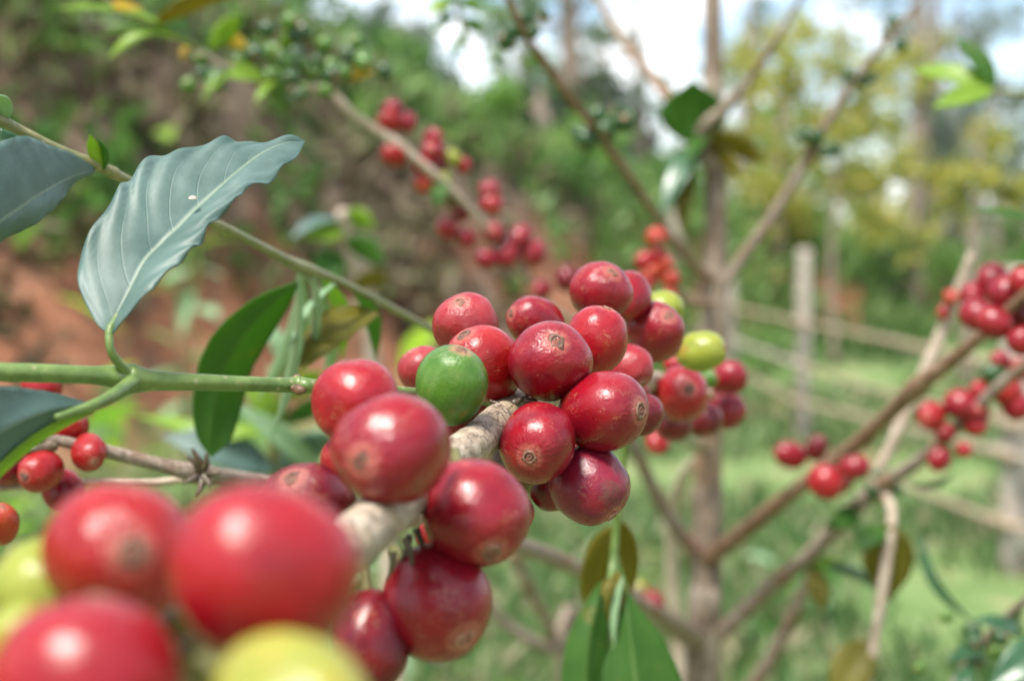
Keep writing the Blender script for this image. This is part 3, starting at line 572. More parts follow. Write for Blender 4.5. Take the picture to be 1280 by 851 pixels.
HC = [
 # x, y, w, h, d, material, calyx px / direction, label
 (446, 503, 106, 106, .214, 'red', (-.3, .9, -.1), 'round red cherry behind the pale ringed one'),
 (491, 561, 142, 131, .184, 'crimson', (459, 571), 'large crimson cherry with a pale round calyx mark'),
 (595, 640, 128, 128, .200, 'crimson', (614, 682), 'glossy crimson cherry lying over the grey stem'),
 (545, 753, 132, 138, .199, 'crimson', (582, 787), 'glossy crimson cherry hanging under the stem'),
 (464, 800, 92, 140, .196, 'dark', (.1, -.9, .3), None),
 (564, 481, 86, 97, .236, 'green', (578, 437), 'smooth unripe green cherry'),
 (688, 452, 101, 92, .249, 'crimson', (694, 427), 'crimson cherry with wrinkled skin around its calyx'),
 (606, 455, 85, 101, .254, 'scarlet', (581, 420), None),
 (582, 406, 80, 70, .27, 'dusty', (575, 377), None),
 (529, 462, 64, 54, .285, 'dusty', (-.5, .7, .2), None),
 (669, 402, 71, 58, .29, 'crimson', (641, 392), None),
 (745, 425, 73, 86, .264, 'red', (.35, .9, .1), None),
 (751, 365, 79, 66, .30, 'crimson', (764, 341), None),
 (784, 371, 58, 62, .318, 'crimson', (.3, .6, -.5), None),
 (819, 415, 73, 69, .322, 'crimson', (832, 397), None),
 (829, 387, 50, 40, .36, 'lime', (.2, .8, -.3), 'pale yellow green cherry peeping out behind a red one'),
 (877, 439, 60, 48, .36, 'lime', (.9, .1, .3), 'yellow green cherry lying on its side'),
 (754, 514, 105, 98, .246, 'crimson', (794, 511), 'crimson cherry with tan specks and side calyx'),
 (673, 552, 85, 102, .241, 'crimson', (662, 566), 'crimson cherry with sharp ringed calyx facing out'),
 (737, 606, 92, 98, .247, 'scar', (764, 643), 'dark purple red cherry with a brown scar'),
 (690, 612, 54, 44, .262, 'dark', (.2, -.9, 0), None),
 (636, 586, 64, 76, .255, 'brown', (.3, -.9, .1), 'dull green brown cherry tucked under the stem'),
 (787, 459, 54, 58, .292, 'dusty', (801, 478), None),
 (803, 518, 42, 56, .285, 'dark', (.7, -.5, 0), None),
 (853, 493, 63, 68, .38, 'red', (.1, .2, .9), None),
 (911, 472, 46, 40, .45, 'crimson', (.7, .2, .4), None),
 (910, 513, 40, 46, .46, 'crimson', (.5, -.5, .4), None),
 (879, 524, 46, 44, .43, 'dark', (.1, -.7, .4), None),
 (842, 528, 48, 40, .41, 'dark', (-.1, -.8, .3), None),
 (818, 496, 36, 42, .385, 'crimson', (-.5, -.2, .5), None),
 (885, 474, 26, 22, .42, 'green', (.5, .3, .5), None),
 (842, 455, 26, 22, .40, 'red', (.2, .5, .5), None),
 (868, 508, 40, 44, .44, 'crimson', (.2, -.4, -.3), None),
 (893, 496, 36, 40, .47, 'dark', (.3, .2, -.3), None),
 (862, 462, 34, 32, .43, 'dark', (0, .5, -.4), None),
 (793, 494, 40, 40, .34, 'dark', (.2, -.5, -.5), None),
 (646, 642, 40, 46, .262, 'red', (.6, -.3, -.4), None),
 (541, 670, 42, 40, .235, 'red', (0, -.6, -.5), None),
 (560, 522, 70, 52, .262, 'dark', (0, -.6, -.7), None),
 (436, 576, 58, 76, .216, 'red', (-.5, -.4, -.4), None),
 (385, 634, 114, 110, .205, 'dark', (-.2, .6, .6), 'dark red cherry tucked beside the bare grey stem'),
 (417, 584, 34, 34, .235, 'scarlet', (-.3, .3, -.4), None),
 (150, 692, 172, 176, .138, 'scarlet', (184, 678), 'bright red cherry between two yellow green ones and the largest cherry'),
 (331, 716, 228, 208, .117, 'red', (.25, .9, -.15), 'largest red cherry towards the end of the branch'),
 (108, 862, 236, 200, .112, 'red', (.1, .85, -.2), 'red cherry beside the lemon yellow one'),
 (364, 892, 206, 190, .106, 'yellow', (.6, -.2, .5), 'lemon yellow cherry'),
 (58, 742, 128, 134, .142, 'lime', (-.5, -.3, .4), 'yellow green cherry at the branch end'),
 (30, 800, 90, 90, .135, 'lime', (-.5, -.5, .3), None),
 (600, 500, 60, 60, .285, 'dark', (-.2, .3, -.8), None),
 (720, 565, 60, 50, .285, 'dark', (.2, -.3, -.8), None),
 (250, 800, 120, 90, .15, 'brown', (0, -.6, .2), None),
]
# direction of the scar in the dark cherry's own frame
_a = Vector(((764 - 737) / 50, -(643 - 606) / 50, 0)); _a = camdir(_a.x, _a.y, math.sqrt(max(.05, 1 - _a.length_squared))).normalized()
_u = _a.cross(-FWD).normalized(); _v = _a.cross(_u); _s = camdir(.44, -.06, .9).normalized(); SCAR = (_s.dot(_u), _s.dot(_v), _s.dot(_a))
CH['scar'] = cherry_mat('cherry_skin_scarred', (.19, .008, .022), (.12, .007, .026), (.22, .03, .05), tipamt=.3, scar=(SCAR, .93))
for rec in HC:
    x, y, w_, h_, d, mk, c_, lab = rec
    cherry(hb, x, y, w_, h_, d, mk, cal=c_ if len(c_) == 2 else None, dr=c_ if len(c_) == 3 else None, stalk=True, label=lab)

# ------------------------------------------------------------------ green shoot with the large leaf
s1 = empty('coffee_shoot', P(640, 500, .262), 'smooth green coffee shoot growing out of the cherry cluster with a broad leaf', 'shoot')
stem('stem', [(-60, 464, .212, 25), (40, 466, .217, 24), (120, 469, .222, 24), (165, 473, .225, 35), (200, 476, .227, 25), (290, 479, .233, 20), (350, 481, .239, 19), (374, 481, .241, 21), (400, 483, .242, 18), (520, 491, .262, 13), (600, 500, .27, 12), (640, 503, .265, 12)], STEM_GREEN, s1, 130, 18, .03, 300., nodes=[(.27, .12), (.63, .18)])
stem('bud', [(368, 485, .2395, 12), (374, 487, .238, 13), (381, 489, .2375, 7)], STEM_BUD, s1, 10, 10, .25, 900.)
stem('bud', [(366, 475, .241, 9), (371, 471, .241, 8), (376, 470, .241, 4)], STEM_BUD, s1, 10, 10, .25, 900.)
stem('petiole', [(166, 470, .2245, 16), (152, 458, .2225, 13), (139, 438, .221, 11), (137, 415, .2215, 11), (143, 402, .2225, 9), (147, 392, .2232, 5)], STEM_GREEN, s1, 30, 10, .03, 300.)
stem('petiole', [(168, 476, .2245, 22), (145, 492, .217, 18), (117, 506, .211, 14), (70, 522, .205, 9)], STEM_GREEN, s1, 24, 10, .03, 300.)
leafc(s1, [(139, 420, .2215), (118, 400, .222), (97, 345, .226), (113, 291, .229), (145, 242, .234), (163, 220, .237), (194, 194, .241), (230, 188, .244), (273, 173, .248), (300, 177, .250), (329, 179, .252), (362, 169, .254), (381, 177, .255)],
      [(139, 420, .2215), (145, 396, .223), (164, 360, .226), (184, 324, .2295), (204, 303, .232), (224, 284, .234), (248, 260, .237), (273, 238, .240), (295, 217, .2435), (316, 199, .247), (340, 185, .2505), (360, 178, .253), (381, 177, .255)],
      [(139, 420, .2215), (158, 396, .220), (182, 368, .2205), (205, 345, .2225), (232, 318, .2255), (250, 303, .228), (264, 279, .2315), (292, 253, .2355), (309, 234, .239), (338, 228, .243), (354, 207, .2475), (370, 198, .251), (381, 177, .255)],
      'blue', 'broad blue green leaf with wavy edge and pale midrib', n=110, m=14, bulge=.05, ripple=.04, nv=9)
link('speck', mesh('speck', *lathe([(.0007, 0), (.0006, .0003), (.0003, .0005)], 10), BARK_PALE), s1.children[-1], P(241, 249, .2345) - parent_origin(s1))
leafc(s1, [(117, 505, .211), (80, 494, .208), (40, 486, .205), (-10, 482, .20), (-60, 486, .196)],
      [(117, 507, .211), (80, 509, .2075), (40, 520, .204), (-10, 545, .20), (-60, 575, .196)],
      [(117, 511, .211), (84, 520, .209), (42, 542, .206), (-5, 582, .203), (-60, 640, .198)], 'blue', 'blue green leaf with light curled rim below the green stem', n=40, m=8, bulge=-.05, ripple=.015)
leafc(s1, [(117, 511, .2105), (84, 521, .2085), (42, 543, .2055), (-5, 583, .2025), (-60, 641, .1975)],
      [(117, 513, .2105), (84, 527, .209), (42, 551, .206), (-5, 592, .203), (-60, 652, .198)],
      [(117, 515, .211), (86, 531, .210), (44, 557, .207), (-3, 599, .204), (-60, 660, .199)], 'lime', None, n=30, m=3, bulge=.03)

# second shoot
s2 = empty('coffee_shoot', P(60, 180, .29), 'thin green shoot turning brown with hanging leaves against the earth bank', 'shoot')
stem('stem', [(-60, 118, .27, 14.2), (0, 150, .275, 14.2), (70, 186, .282, 13.4), (135, 213, .29, 14.2), (160, 226, .295, 12.8), (280, 285, .32, 12.8), (345, 318, .34, 12), (372, 332, .35, 15), (420, 350, .365, 10.5), (480, 380, .39, 9.69), (545, 415, .42, 9.69), (650, 470, .50, 9.69), (780, 520, .65, 9.01), (880, 560, .80, 10.5)], STEM_OLIVE, s2, 90, 12, .04, 200., nodes=[(.26, .15), (.56, .25)])
leafc(s2, [(118, 210, .287), (90, 192, .281), (62, 182, .276), (30, 170, .270), (-10, 182, .263), (-70, 215, .255)],
      [(118, 213, .287), (88, 222, .280), (58, 238, .274), (28, 258, .268), (-10, 285, .261), (-70, 330, .254)],
      [(118, 216, .287), (92, 230, .282), (76, 252, .277), (44, 280, .272), (0, 302, .266), (-70, 350, .258)], 'blue', 'grey green leaf with wavy rim', n=50, m=10, ripple=.02, bulge=.05)
leafg(s2, (128, 212, .288), (112, 168, .283), 16, 'lime', 30, .1, .3)
leafg(s2, (130, 212, .288), (122, 172, .285), 14, 'green', -40, .1, .3)
leafg(s2, (10, 150, .276), (-4, 118, .27), 24, 'pale', 20, .1, .2)
leafc(s2, [(0, 160, .28), (20, 168, .281), (35, 178, .282)], [(0, 175, .28), (18, 178, .281), (35, 180, .282)], [(0, 186, .28), (16, 184, .281), (35, 182, .282)], 'deep', n=14, m=4)
leafc(s2, [(374, 350, .352), (320, 372, .352), (278, 405, .354), (252, 445, .357), (241, 500, .36), (246, 545, .362), (264, 572, .364)],
      [(374, 352, .352), (335, 385, .354), (300, 425, .357), (279, 465, .36), (268, 505, .362), (262, 545, .363), (264, 572, .364)],
      [(374, 356, .352), (356, 392, .358), (330, 435, .364), (312, 470, .367), (302, 510, .368), (288, 550, .366), (264, 572, .364)], 'green', 'hanging green leaf with light shining through', n=40, m=8, ripple=.01, bulge=-.08)
leafg(s2, (470, 388, .385), (372, 468, .36), 62, 'olive', 35, .12, .2)
leafg(s2, (372, 335, .35), (340, 545, .375), 40, 'pale', 60, .05, .1)
for t in [((376, 340, .36), (322, 500, .42), 30, 'pale', 20), ((398, 345, .37), (428, 452, .42), 28, 'lime', 25), ((400, 346, .37), (356, 424, .42), 30, 'pale', 30), ((440, 362, .375), (470, 452, .42), 26, 'green', 25), ((376, 338, .355), (396, 520, .44), 24, 'pale', 35)]: leafg(s2, *t, .08, .2)
leafg(s2, (392, 340, .355), (385, 455, .37), 26, 'pale', 55, .05, .1)
leafg(s2, (430, 348, .368), (360, 442, .36), 22, 'pale', 62, .1, .2)

# ------------------------------------------------------------------ coffee tree
base = P(878, 851, .80)
ct = empty('coffee_tree', (base.x, base.y + .03, 0), 'coffee tree with slim brown trunk and fruiting side branches', 'coffee tree')
TR = [(893, -140, .86, 18.7), (891, 0, .845, 22.3), (892, 130, .835, 24.5), (895, 260, .825, 27.4), (892, 380, .815, 33.1), (888, 500, .81, 33.1), (884, 620, .805, 36), (882, 740, .80, 40.3), (878, 851, .80, 44.6)]
pts = [P(x, y, d) for x, y, d, q in TR] + [Vector((base.x - .003, base.y + .012, .6)), Vector((base.x, base.y + .03, -.02))]
rad_ = [q * d / F / 2 for x, y, d, q in TR] + [.0125, .018]
tk = link('trunk', tube_mesh('trunk', pts, rad_, BARK_TRUNK, ct.location, 150, 20, .07, 45., nodes=[(.255, .12), (.43, .14), (.60, .10)]), ct)
def branch(spec, mat=BARK_TWIG, n=50, seg=10, label=None, **k):
    o = stem('branch', spec, mat, ct, n, seg, **k)
    if label: o['label'] = label
    return o
# low branch on the opposite side with small cherries
lb = branch([(882, 800, .80, 22.1), (830, 770, .74, 18.7), (770, 738, .66, 19.6), (700, 700, .55, 21.2), (600, 668, .46, 22.1), (480, 640, .40, 22.1), (330, 604, .345, 21.2), (250, 592, .325, 22.1), (190, 578, .32, 17.8), (130, 563, .315, 17), (60, 548, .31, 13.6), (0, 536, .305, 11.9), (-60, 520, .30, 10.2)], n=90, seg=14, rough=.06, rscale=260., nodes=[(.585, .3)], label='long grey twig bearing small red cherries')
def cl(parent, lst, d, mk=None, lo=True, calyx=False, asp=1.0):
    for t in lst:
        x, y, w_ = t[:3]; m_ = t[3] if len(t) > 3 and t[3] else (mk or random.choice(['red', 'crimson', 'scarlet'])); h_ = t[4] if len(t) > 4 else w_ * asp * random.uniform(.95, 1.15)
        cherry(parent, x, y, w_, h_, d + random.uniform(-.004, .004) * d * 4, m_, calyx=calyx, lo=lo)
for rec in [(111, 565, 47, 42, .312, 'scarlet', (122, 574)), (51, 589, 51, 50, .308, 'scarlet', (40, 592)), (79, 613, 50, 54, .318, 'crimson', (.3, -.8, .3)), (86, 533, 54, 40, .318, 'scarlet', (.5, .4, .3)), (14, 582, 50, 46, .312, 'crimson', (-.6, -.2, .4)), (2, 655, 42, 56, .30, 'orange', (.2, .8, .5)), (52, 483, 50, 26, .325, 'red', (.2, .8, .2))]:
    cherry(lb, *rec[:6], cal=rec[6] if len(rec[6]) == 2 else None, dr=rec[6] if len(rec[6]) == 3 else None)
for (x1, y1) in [(232, 568), (258, 566), (262, 610), (246, 620), (275, 590), (228, 604), (240, 560)]:
    stem('bract', [(250, 592, .322, 12), ((250 + x1) / 2 + 4, (592 + y1) / 2, .320, 9), (x1, y1, .319, 3)], STEM_DARK, lb, 8, 6, .3, 700.)
stem('bract', [(70, 555, .31, 16), (45, 562, .308, 18), (30, 560, .307, 8)], STEM_DARK, lb, 8, 6, .3, 700.)
branch([(250, 596, .328, 10), (180, 604, .326, 11), (90, 603, .32, 10), (-20, 612, .31, 9), (-60, 618, .31, 8)], BARK_PALE, 30, 8)
# right hand lower branches
r1 = branch([(884, 700, .80, 24), (940, 655, .74, 21.6), (974, 628, .70, 20), (1068, 557, .62, 20), (1143, 487, .55, 20), (1190, 450, .525, 17.6), (1228, 418, .505, 16), (1300, 350, .48, 12.8)], BARK_RED, 60, 12, nodes=[(.58, .35)], label='reddish brown branch ending in a full bunch of cherries')
for t in [(988, 569, 46, 31, (-.9, .3, .2), 'crimson', .675), (1021, 560, 26, 33, (.2, .9, .3), 'dark', .67), (1033, 602, 48, 38, (.7, -.5, .3), 'red', .615), (1068, 584, 46, 30, (.8, .1, .3), 'crimson', .60), (1050, 600, 34, 32, (.6, -.6, .2), 'dark', .67),
          (1216, 369, 32, 32, None, 'crimson', .52), (1242, 350, 42, 40, None, 'crimson', .52), (1258, 367, 46, 42, None, 'crimson', .50), (1221, 393, 42, 40, None, 'crimson', .51), (1243, 403, 46, 38, (.8, -.5, .3), 'crimson', .495), (1278, 393, 36, 46, None, 'dark', .50), (1277, 426, 34, 36, None, 'crimson', .49), (1280, 352, 36, 40, None, 'red', .49), (1262, 396, 36, 40, None, 'dark', .53)]:
    cherry(r1, t[0], t[1], t[2], t[3], t[6], t[5], dr=t[4], lo=True, calyx=False)
r2 = branch([(884, 800, .80, 24), (915, 778, .79, 21.6), (960, 735, .76, 20.8), (1010, 695, .72, 20), (1075, 628, .68, 21.6), (1100, 607, .67, 20), (1150, 575, .64, 16.8), (1200, 530, .61, 16), (1240, 490, .59, 16), (1300, 440, .57, 12.8)], BARK_TWIG, 60, 12, nodes=[(.55, .4)], label='grey branch with two loose bunches of cherries')
for t in [(1164, 520, 38, 36, 'scarlet'), (1200, 505, 42, 34, 'crimson'), (1219, 514, 34, 36, 'crimson'), (1219, 530, 30, 28, 'red'), (1181, 541, 26, 26, 'crimson'), (1174, 574, 26, 30, 'crimson'), (1205, 562, 20, 20, 'scarlet'), (1223, 487, 22, 22, 'red'),
          (1242, 466, 34, 26, 'darkgreen'), (1250, 450, 26, 24, 'crimson'), (1275, 461, 28, 24, 'red'), (1259, 489, 38, 38, 'scarlet'), (1270, 507, 34, 38, 'crimson'), (1105, 620, 16, 18, 'red'), (1099, 596, 16, 20, 'darkgreen'), (1122, 612, 22, 14, 'darkgreen'), (1093, 612, 14, 22, 'darkgreen')]:
    cherry(r2, t[0], t[1], t[2], t[3], .60 if t[0] > 1150 else .67, t[4], lo=True, calyx=False)
# upper branches
u1 = branch([(893, 372, .816, 15), (912, 345, .815, 16.5), (930, 318, .812, 15), (960, 278, .805, 14.2), (1000, 215, .795, 13.5), (1030, 160, .785, 12), (1065, 105, .775, 11.2), (1100, 60, .765, 8.25), (1150, 0, .755, 6.75), (1175, -40, .75, 6)], n=50, label='slanting upper branch with unripe green cherries')
for t in [(1118, 30, 16, 20), (1108, 43, 16, 14), (1126, 57, 18, 15), (1064, 95, 24, 14), (1078, 100, 22, 14), (1090, 97, 18, 12), (1018, 171, 24, 24), (1004, 168, 18, 20), (1042, 187, 28, 15), (1030, 190, 20, 14)]:
    cherry(u1, *t, .775 if t[0] > 1055 else .785, 'darkgreen', lo=True, calyx=False)
u2 = branch([(893, 235, .828, 13.5), (878, 170, .815, 19.5), (904, 138, .80, 17.2), (935, 103, .79, 11.2), (960, 66, .78, 9), (1000, 0, .77, 6.75), (1020, -40, .765, 6)], BARK_TRUNK, 40)
u3 = branch([(892, 352, .816, 14.4), (860, 325, .79, 12), (830, 285, .75, 11.2), (790, 225, .70, 10.4), (760, 185, .67, 12), (738, 155, .65, 11.2), (700, 105, .62, 12), (663, 53, .59, 10.4), (645, 20, .575, 8.8), (618, -35, .56, 7.2)], BARK_RED, 60, label='reddish upper branch with two bunches of dark green cherries')
for t in [(654, 23, 30, 20), (681, 19, 26, 13), (651, 38, 24, 22), (633, 52, 28, 16), (665, 40, 24, 18), (640, 38, 20, 18)]: cherry(u3, *t, .585, 'darkgreen', lo=True, calyx=False)
for t in [(747, 144, 26, 18), (779, 154, 32, 20), (757, 163, 30, 22), (733, 174, 32, 18), (773, 138, 24, 16), (722, 166, 20, 14), (788, 146, 20, 18)]: cherry(u3, *t, .655, 'darkgreen', lo=True, calyx=False)
u4 = branch([(893, 215, .83, 10.5), (862, 160, .87, 12.8), (832, 118, .90, 12.8), (810, 90, .92, 13.5), (775, 45, .95, 11.2), (735, -25, .99, 9)], BARK_TWIG, 30)
yc = branch([(890, 380, .815, 12), (855, 375, .74, 10), (838, 340, .66, 8), (822, 300, .62, 6)], BARK_RED, 24, label='short twig with a bunch of small orange red cherries')
for t in [(821, 297, 26, 28, 'orange'), (806, 326, 24, 24, 'red'), (831, 331, 22, 24, 'orange'), (817, 341, 24, 22, 'orange'), (838, 349, 22, 24, 'orange'), (812, 352, 18, 20, 'red'), (838, 366, 16, 22, 'orange'), (806, 346, 16, 16, 'orange'), (824, 318, 20, 18, 'red')]:
    cherry(yc, *t[:4], .63, t[4], lo=True, calyx=False)
# hanging and dead twigs round the trunk
branch([(880, 700, .80, 22), (852, 668, .79, 20), (822, 620, .77, 18), (798, 570, .75, 16), (780, 530, .74, 14)], BARK_TWIG, 30)
branch([(884, 560, .815, 12), (852, 600, .86, 16), (840, 660, .90, 18), (842, 740, .92, 17), (850, 830, .93, 16), (858, 920, .94, 16)], BARK_PALE, 30)
tw = branch([(878, 810, .80, 22), (840, 785, .78, 19), (812, 758, .76, 14), (795, 735, .75, 8)], BARK_TWIG, 20)
cherry(tw, 816, 753, 28, 32, .755, 'crimson', lo=True, calyx=False); cherry(tw, 798, 738, 28, 26, .76, 'yellow', lo=True, calyx=False)
cherry(hb, 822, 553, 32, 28, .50, 'scarlet', lo=True, calyx=False)
rt = branch([(900, 900, .80, 22), (950, 845, .77, 20), (985, 780, .745, 18), (1012, 720, .725, 14), (1020, 700, .72, 10)], BARK_TWIG, 30)
leafg(u2, (866, 182, .815), (866, 100, .80), 84, 'green', -10, .06, .1, n=20)
leafg(u2, (880, 172, .815), (958, 205, .80), 34, 'olive', 40, .15, .2)
leafg(u2, (884, 178, .815), (925, 222, .80), 24, 'olive', 40, .1, .2)
leafg(u2, (880, 175, .815), (826, 272, .79), 34, 'deep', 35, .1, .2)
leafg(u2, (868, 180, .815), (855, 300, .80), 34, 'olive', 50, .06, .1)
leafg(u2, (876, 176, .815), (838, 262, .80), 30, 'green', 45, .06, .1)
leafg(u2, (884, 170, .81), (860, 205, .79), 24, 'green', 50, .1, .1)
leafg(r2, (1075, 640, .68), (1030, 660, .67), 30, 'green', 20, .1, .1)
leafg(rt, (1018, 705, .72), (1122, 755, .70), 26, 'blue', 55, .1, .3)
leafg(rt, (1018, 708, .72), (1028, 765, .71), 28, 'olive', 0, .05, .1)
leafg(rt, (1012, 712, .72), (1062, 704, .70), 18, 'lime', 50, .1, .1)
leafg(r2, (1150, 660, .66), (1220, 780, .64), 16, 'deep', 40, .12, .2, side=-.08)
leafg(r2, (1130, 600, .65), (1195, 590, .63), 18, 'deep', 50, -.2, .2)
# pale hanging twig with olive leaf
ht = branch([(1100, 608, .67, 10), (1115, 640, .66, 13), (1108, 700, .655, 14), (1098, 770, .65, 13), (1085, 851, .645, 13), (1070, 930, .64, 13)], BARK_PALE, 30)
leafg(ht, (1112, 655, .655), (1112, 752, .662), 66, 'olive', 0, .04, .05, n=20)
leafg(ht, (1108, 660, .655), (1060, 690, .65), 30, 'green', 30, .1, .1)
leafg(ht, (1085, 800, .65), (1040, 880, .64), 54, 'olive', 20, .06, .1)

# ------------------------------------------------------------------ other branches
ub = empty('coffee_branch', P(650, 340, .68), 'arching coffee branch strung with small red cherries before the earth bank', 'branch')
stem('stem', [(893, 440, .81, 7.07), (800, 425, .76, 7.62), (735, 408, .72, 8.16), (690, 385, .69, 8.72), (650, 338, .67, 8.72), (620, 298, .655, 8.16), (575, 248, .64, 8.72), (530, 207, .63, 10.3), (490, 175, .625, 10.9), (440, 142, .62, 9.76), (408, 112, .615, 8.72), (365, 112, .61, 6.53), (320, 100, .60, 5.44), (240, 60, .58, 4.35), (150, 10, .56, 3.81), (90, -40, .55, 3.81)], BARK_PALE, ub, 100, 12, .06, 150., nodes=[(.33, .2), (.45, .25), (.53, .25), (.62, .3)])
stem('twig', [(408, 112, .615, 14), (428, 96, .62, 12), (452, 74, .63, 8)], BARK_TWIG, ub, 14, 8)
for t in [(490, 136, 26, 26, 'crimson'), (487, 151, 30, 30, 'scarlet'), (508, 153, 27, 26, 'crimson'), (492, 193, 33, 30, 'scarlet'), (541, 173, 26, 24, 'crimson'), (541, 190, 34, 28, 'crimson'), (546, 204, 28, 24, 'dark'), (528, 207, 26, 26, 'crimson'), (531, 228, 28, 26, 'orange'), (564, 198, 24, 22, 'lime'), (579, 207, 18, 20, 'scarlet'),
          (612, 237, 27, 24, 'crimson'), (614, 255, 29, 30, 'red'), (576, 263, 22, 28, 'dark'), (560, 286, 30, 26, 'crimson'), (583, 297, 24, 24, 'crimson'), (617, 291, 28, 28, 'crimson'), (651, 296, 28, 30, 'crimson'), (607, 324, 28, 26, 'crimson'), (632, 319, 31, 32, 'crimson'), (666, 316, 32, 34, 'crimson'), (709, 349, 30, 32, 'dark'), (677, 362, 28, 24, 'crimson'), (640, 305, 22, 24, 'dark'), (566, 250, 20, 22, 'brown'), (551, 226, 22, 30, 'lime')]:
    cherry(ub, *t[:4], .625 + .05 * (t[0] - 480) / 230, t[4], lo=True, calyx=False)
for i in range(56):
    a = random.random(); x = random.gauss(362, 26) if a < .62 else (random.gauss(285, 22) if a < .85 else random.gauss(440, 16)); y = (random.gauss(78, 24) if a < .62 else random.gauss(92, 18) if a < .85 else random.gauss(70, 10)); s = random.uniform(17, 23)
    cherry(ub, x, y, s, s * random.uniform(.9, 1.2), .61 + random.uniform(-.02, .02), random.choice(['green', 'darkgreen', 'green']), lo=True, calyx=False)
for t in [((240, 58, .58), (66, 12, .55), 22, 'lime', 60), ((250, 60, .58), (120, 45, .56), 24, 'lime', 55), ((240, 40, .58), (180, 30, .57), 30, 'green', 40), ((262, 62, .59), (300, 20, .58), 26, 'lime', 20), ((310, 60, .60), (270, 34, .59), 20, 'yellow', 10), ((330, 98, .60), (272, 95, .59), 28, 'lime', 30), ((235, 58, .585), (228, 78, .58), 12, 'yellow', 10),
          ((345, 102, .6), (318, 130, .59), 12, 'lime', 20), ((190, 32, .57), (300, -10, .56), 26, 'olive', 45), ((300, 88, .6), (250, 130, .59), 20, 'lime', 40), ((140, 5, .56), (180, 12, .55), 14, 'orange' if 0 else 'yellow', 10), ((420, 100, .62), (470, 90, .62), 18, 'yellow', 30), ((555, 225, .635), (545, 262, .63), 22, 'green', 10), ((350, 60, .605), (390, 30, .6), 24, 'lime', 40), ((200, 40, .575), (135, 75, .57), 22, 'lime', 40)]:
    leafg(ub, t[0], t[1], t[2], t[3], t[4], .12, .2)
# light green leaves hanging at the top
tl = empty('coffee_shoot', P(570, -60, .9), 'bright green leafy shoot hanging before the white sky', 'shoot')
stem('stem', [(560, -120, .92, 10), (568, -40, .91, 8), (575, 20, .90, 7), (590, 70, .90, 5), (600, 100, .90, 3)], STEM_OLIVE, tl, 24, 8)
for t in [((572, 0, .9), (530, 22, .89), 22), ((572, 5, .9), (610, 12, .89), 20), ((575, 20, .9), (535, 45, .89), 18), ((576, 25, .9), (606, 40, .89), 18), ((570, -20, .91), (620, -5, .9), 22), ((570, -10, .9), (552, 30, .89), 20), ((580, 40, .9), (568, 78, .89), 14)]: leafg(tl, *t, random.choice(['lime', 'green']), random.uniform(10, 50), .1, .2)
tr_ = empty('coffee_shoot', P(1290, 110, .62), 'light green leaf pair at the tip of a shoot before blue sky', 'shoot')
stem('stem', [(1380, 125, .60, 10), (1300, 118, .61, 8), (1262, 116, .62, 6), (1240, 112, .62, 4)], STEM_OLIVE, tr_, 20, 8)
leafg(tr_, (1242, 108, .62), (1138, 88, .64), 30, 'lime', 25, .08, .15); leafg(tr_, (1244, 110, .62), (1192, 46, .63), 30, 'green', 20, .1, .15); leafg(tr_, (1242, 112, .62), (1164, 136, .61), 30, 'lime', 25, .08, .15)
rr_ = empty('coffee_shoot', P(1300, 290, .5), 'dark green leaf tips reaching in beside the cherry bunch', 'shoot')
stem('stem', [(1400, 300, .50, 12), (1340, 296, .5, 10), (1300, 292, .5, 8)], STEM_OLIVE, rr_, 12, 8)
leafg(rr_, (1320, 294, .5), (1206, 264, .51), 22, 'green', 60, .1, .2); leafg(rr_, (1330, 296, .5), (1268, 330, .5), 36, 'green', 20, .1, .2)
# shoot of large leaves hanging under the scarred cherry
hs = empty('coffee_shoot', P(770, 600, .40), 'drooping green shoot with broad leaves hanging under the scarred cherry', 'shoot')
stem('stem', [(790, 500, .39, 10), (778, 580, .395, 10), (771, 650, .40, 10), (767, 700, .40, 11), (762, 730, .395, 9)], STEM_GREEN, hs, 30, 10)
leafc(hs, [(768, 655, .40), (745, 668, .402), (729, 700, .405), (726, 740, .41), (740, 775, .41)], [(768, 660, .40), (755, 690, .404), (744, 720, .407), (738, 750, .41), (740, 775, .41)], [(768, 665, .40), (767, 700, .405), (760, 728, .408), (750, 755, .41), (740, 775, .41)], 'olive', n=24, m=5)
leafg(hs, (778, 650, .402), (790, 745, .412), 26, 'olive', 20, .06, .1)
leafc(hs, [(752, 724, .395), (735, 748, .392), (712, 790, .39), (702, 840, .388), (706, 900, .386), (730, 960, .385)], [(752, 726, .395), (745, 760, .391), (735, 800, .388), (731, 850, .386), (732, 900, .385), (730, 960, .385)], [(752, 728, .395), (758, 770, .394), (760, 810, .393), (764, 850, .392), (758, 905, .39), (730, 960, .385)], 'green', n=30, m=6, bulge=-.1)
leafc(hs, [(778, 728, .395), (775, 770, .390), (762, 810, .388), (752, 850, .386), (770, 910, .382), (810, 970, .38)], [(778, 728, .395), (785, 770, .389), (790, 815, .386), (796, 860, .383), (803, 910, .381), (810, 970, .38)], [(778, 728, .395), (800, 760, .392), (830, 800, .39), (852, 850, .388), (858, 910, .385), (810, 970, .38)], 'green', 'broad green leaf hanging straight down', n=30, m=6, bulge=-.1)
leafg(hs, (772, 712, .394), (766, 790, .392), 26, 'olive', 10, .05, .3)
leafg(hs, (764, 722, .39), (752, 745, .388), 12, 'olive', 20, .1, .2)
leafg(hs, (779, 720, .391), (768, 812, .388), 16, 'pale', 62, .05, .3)
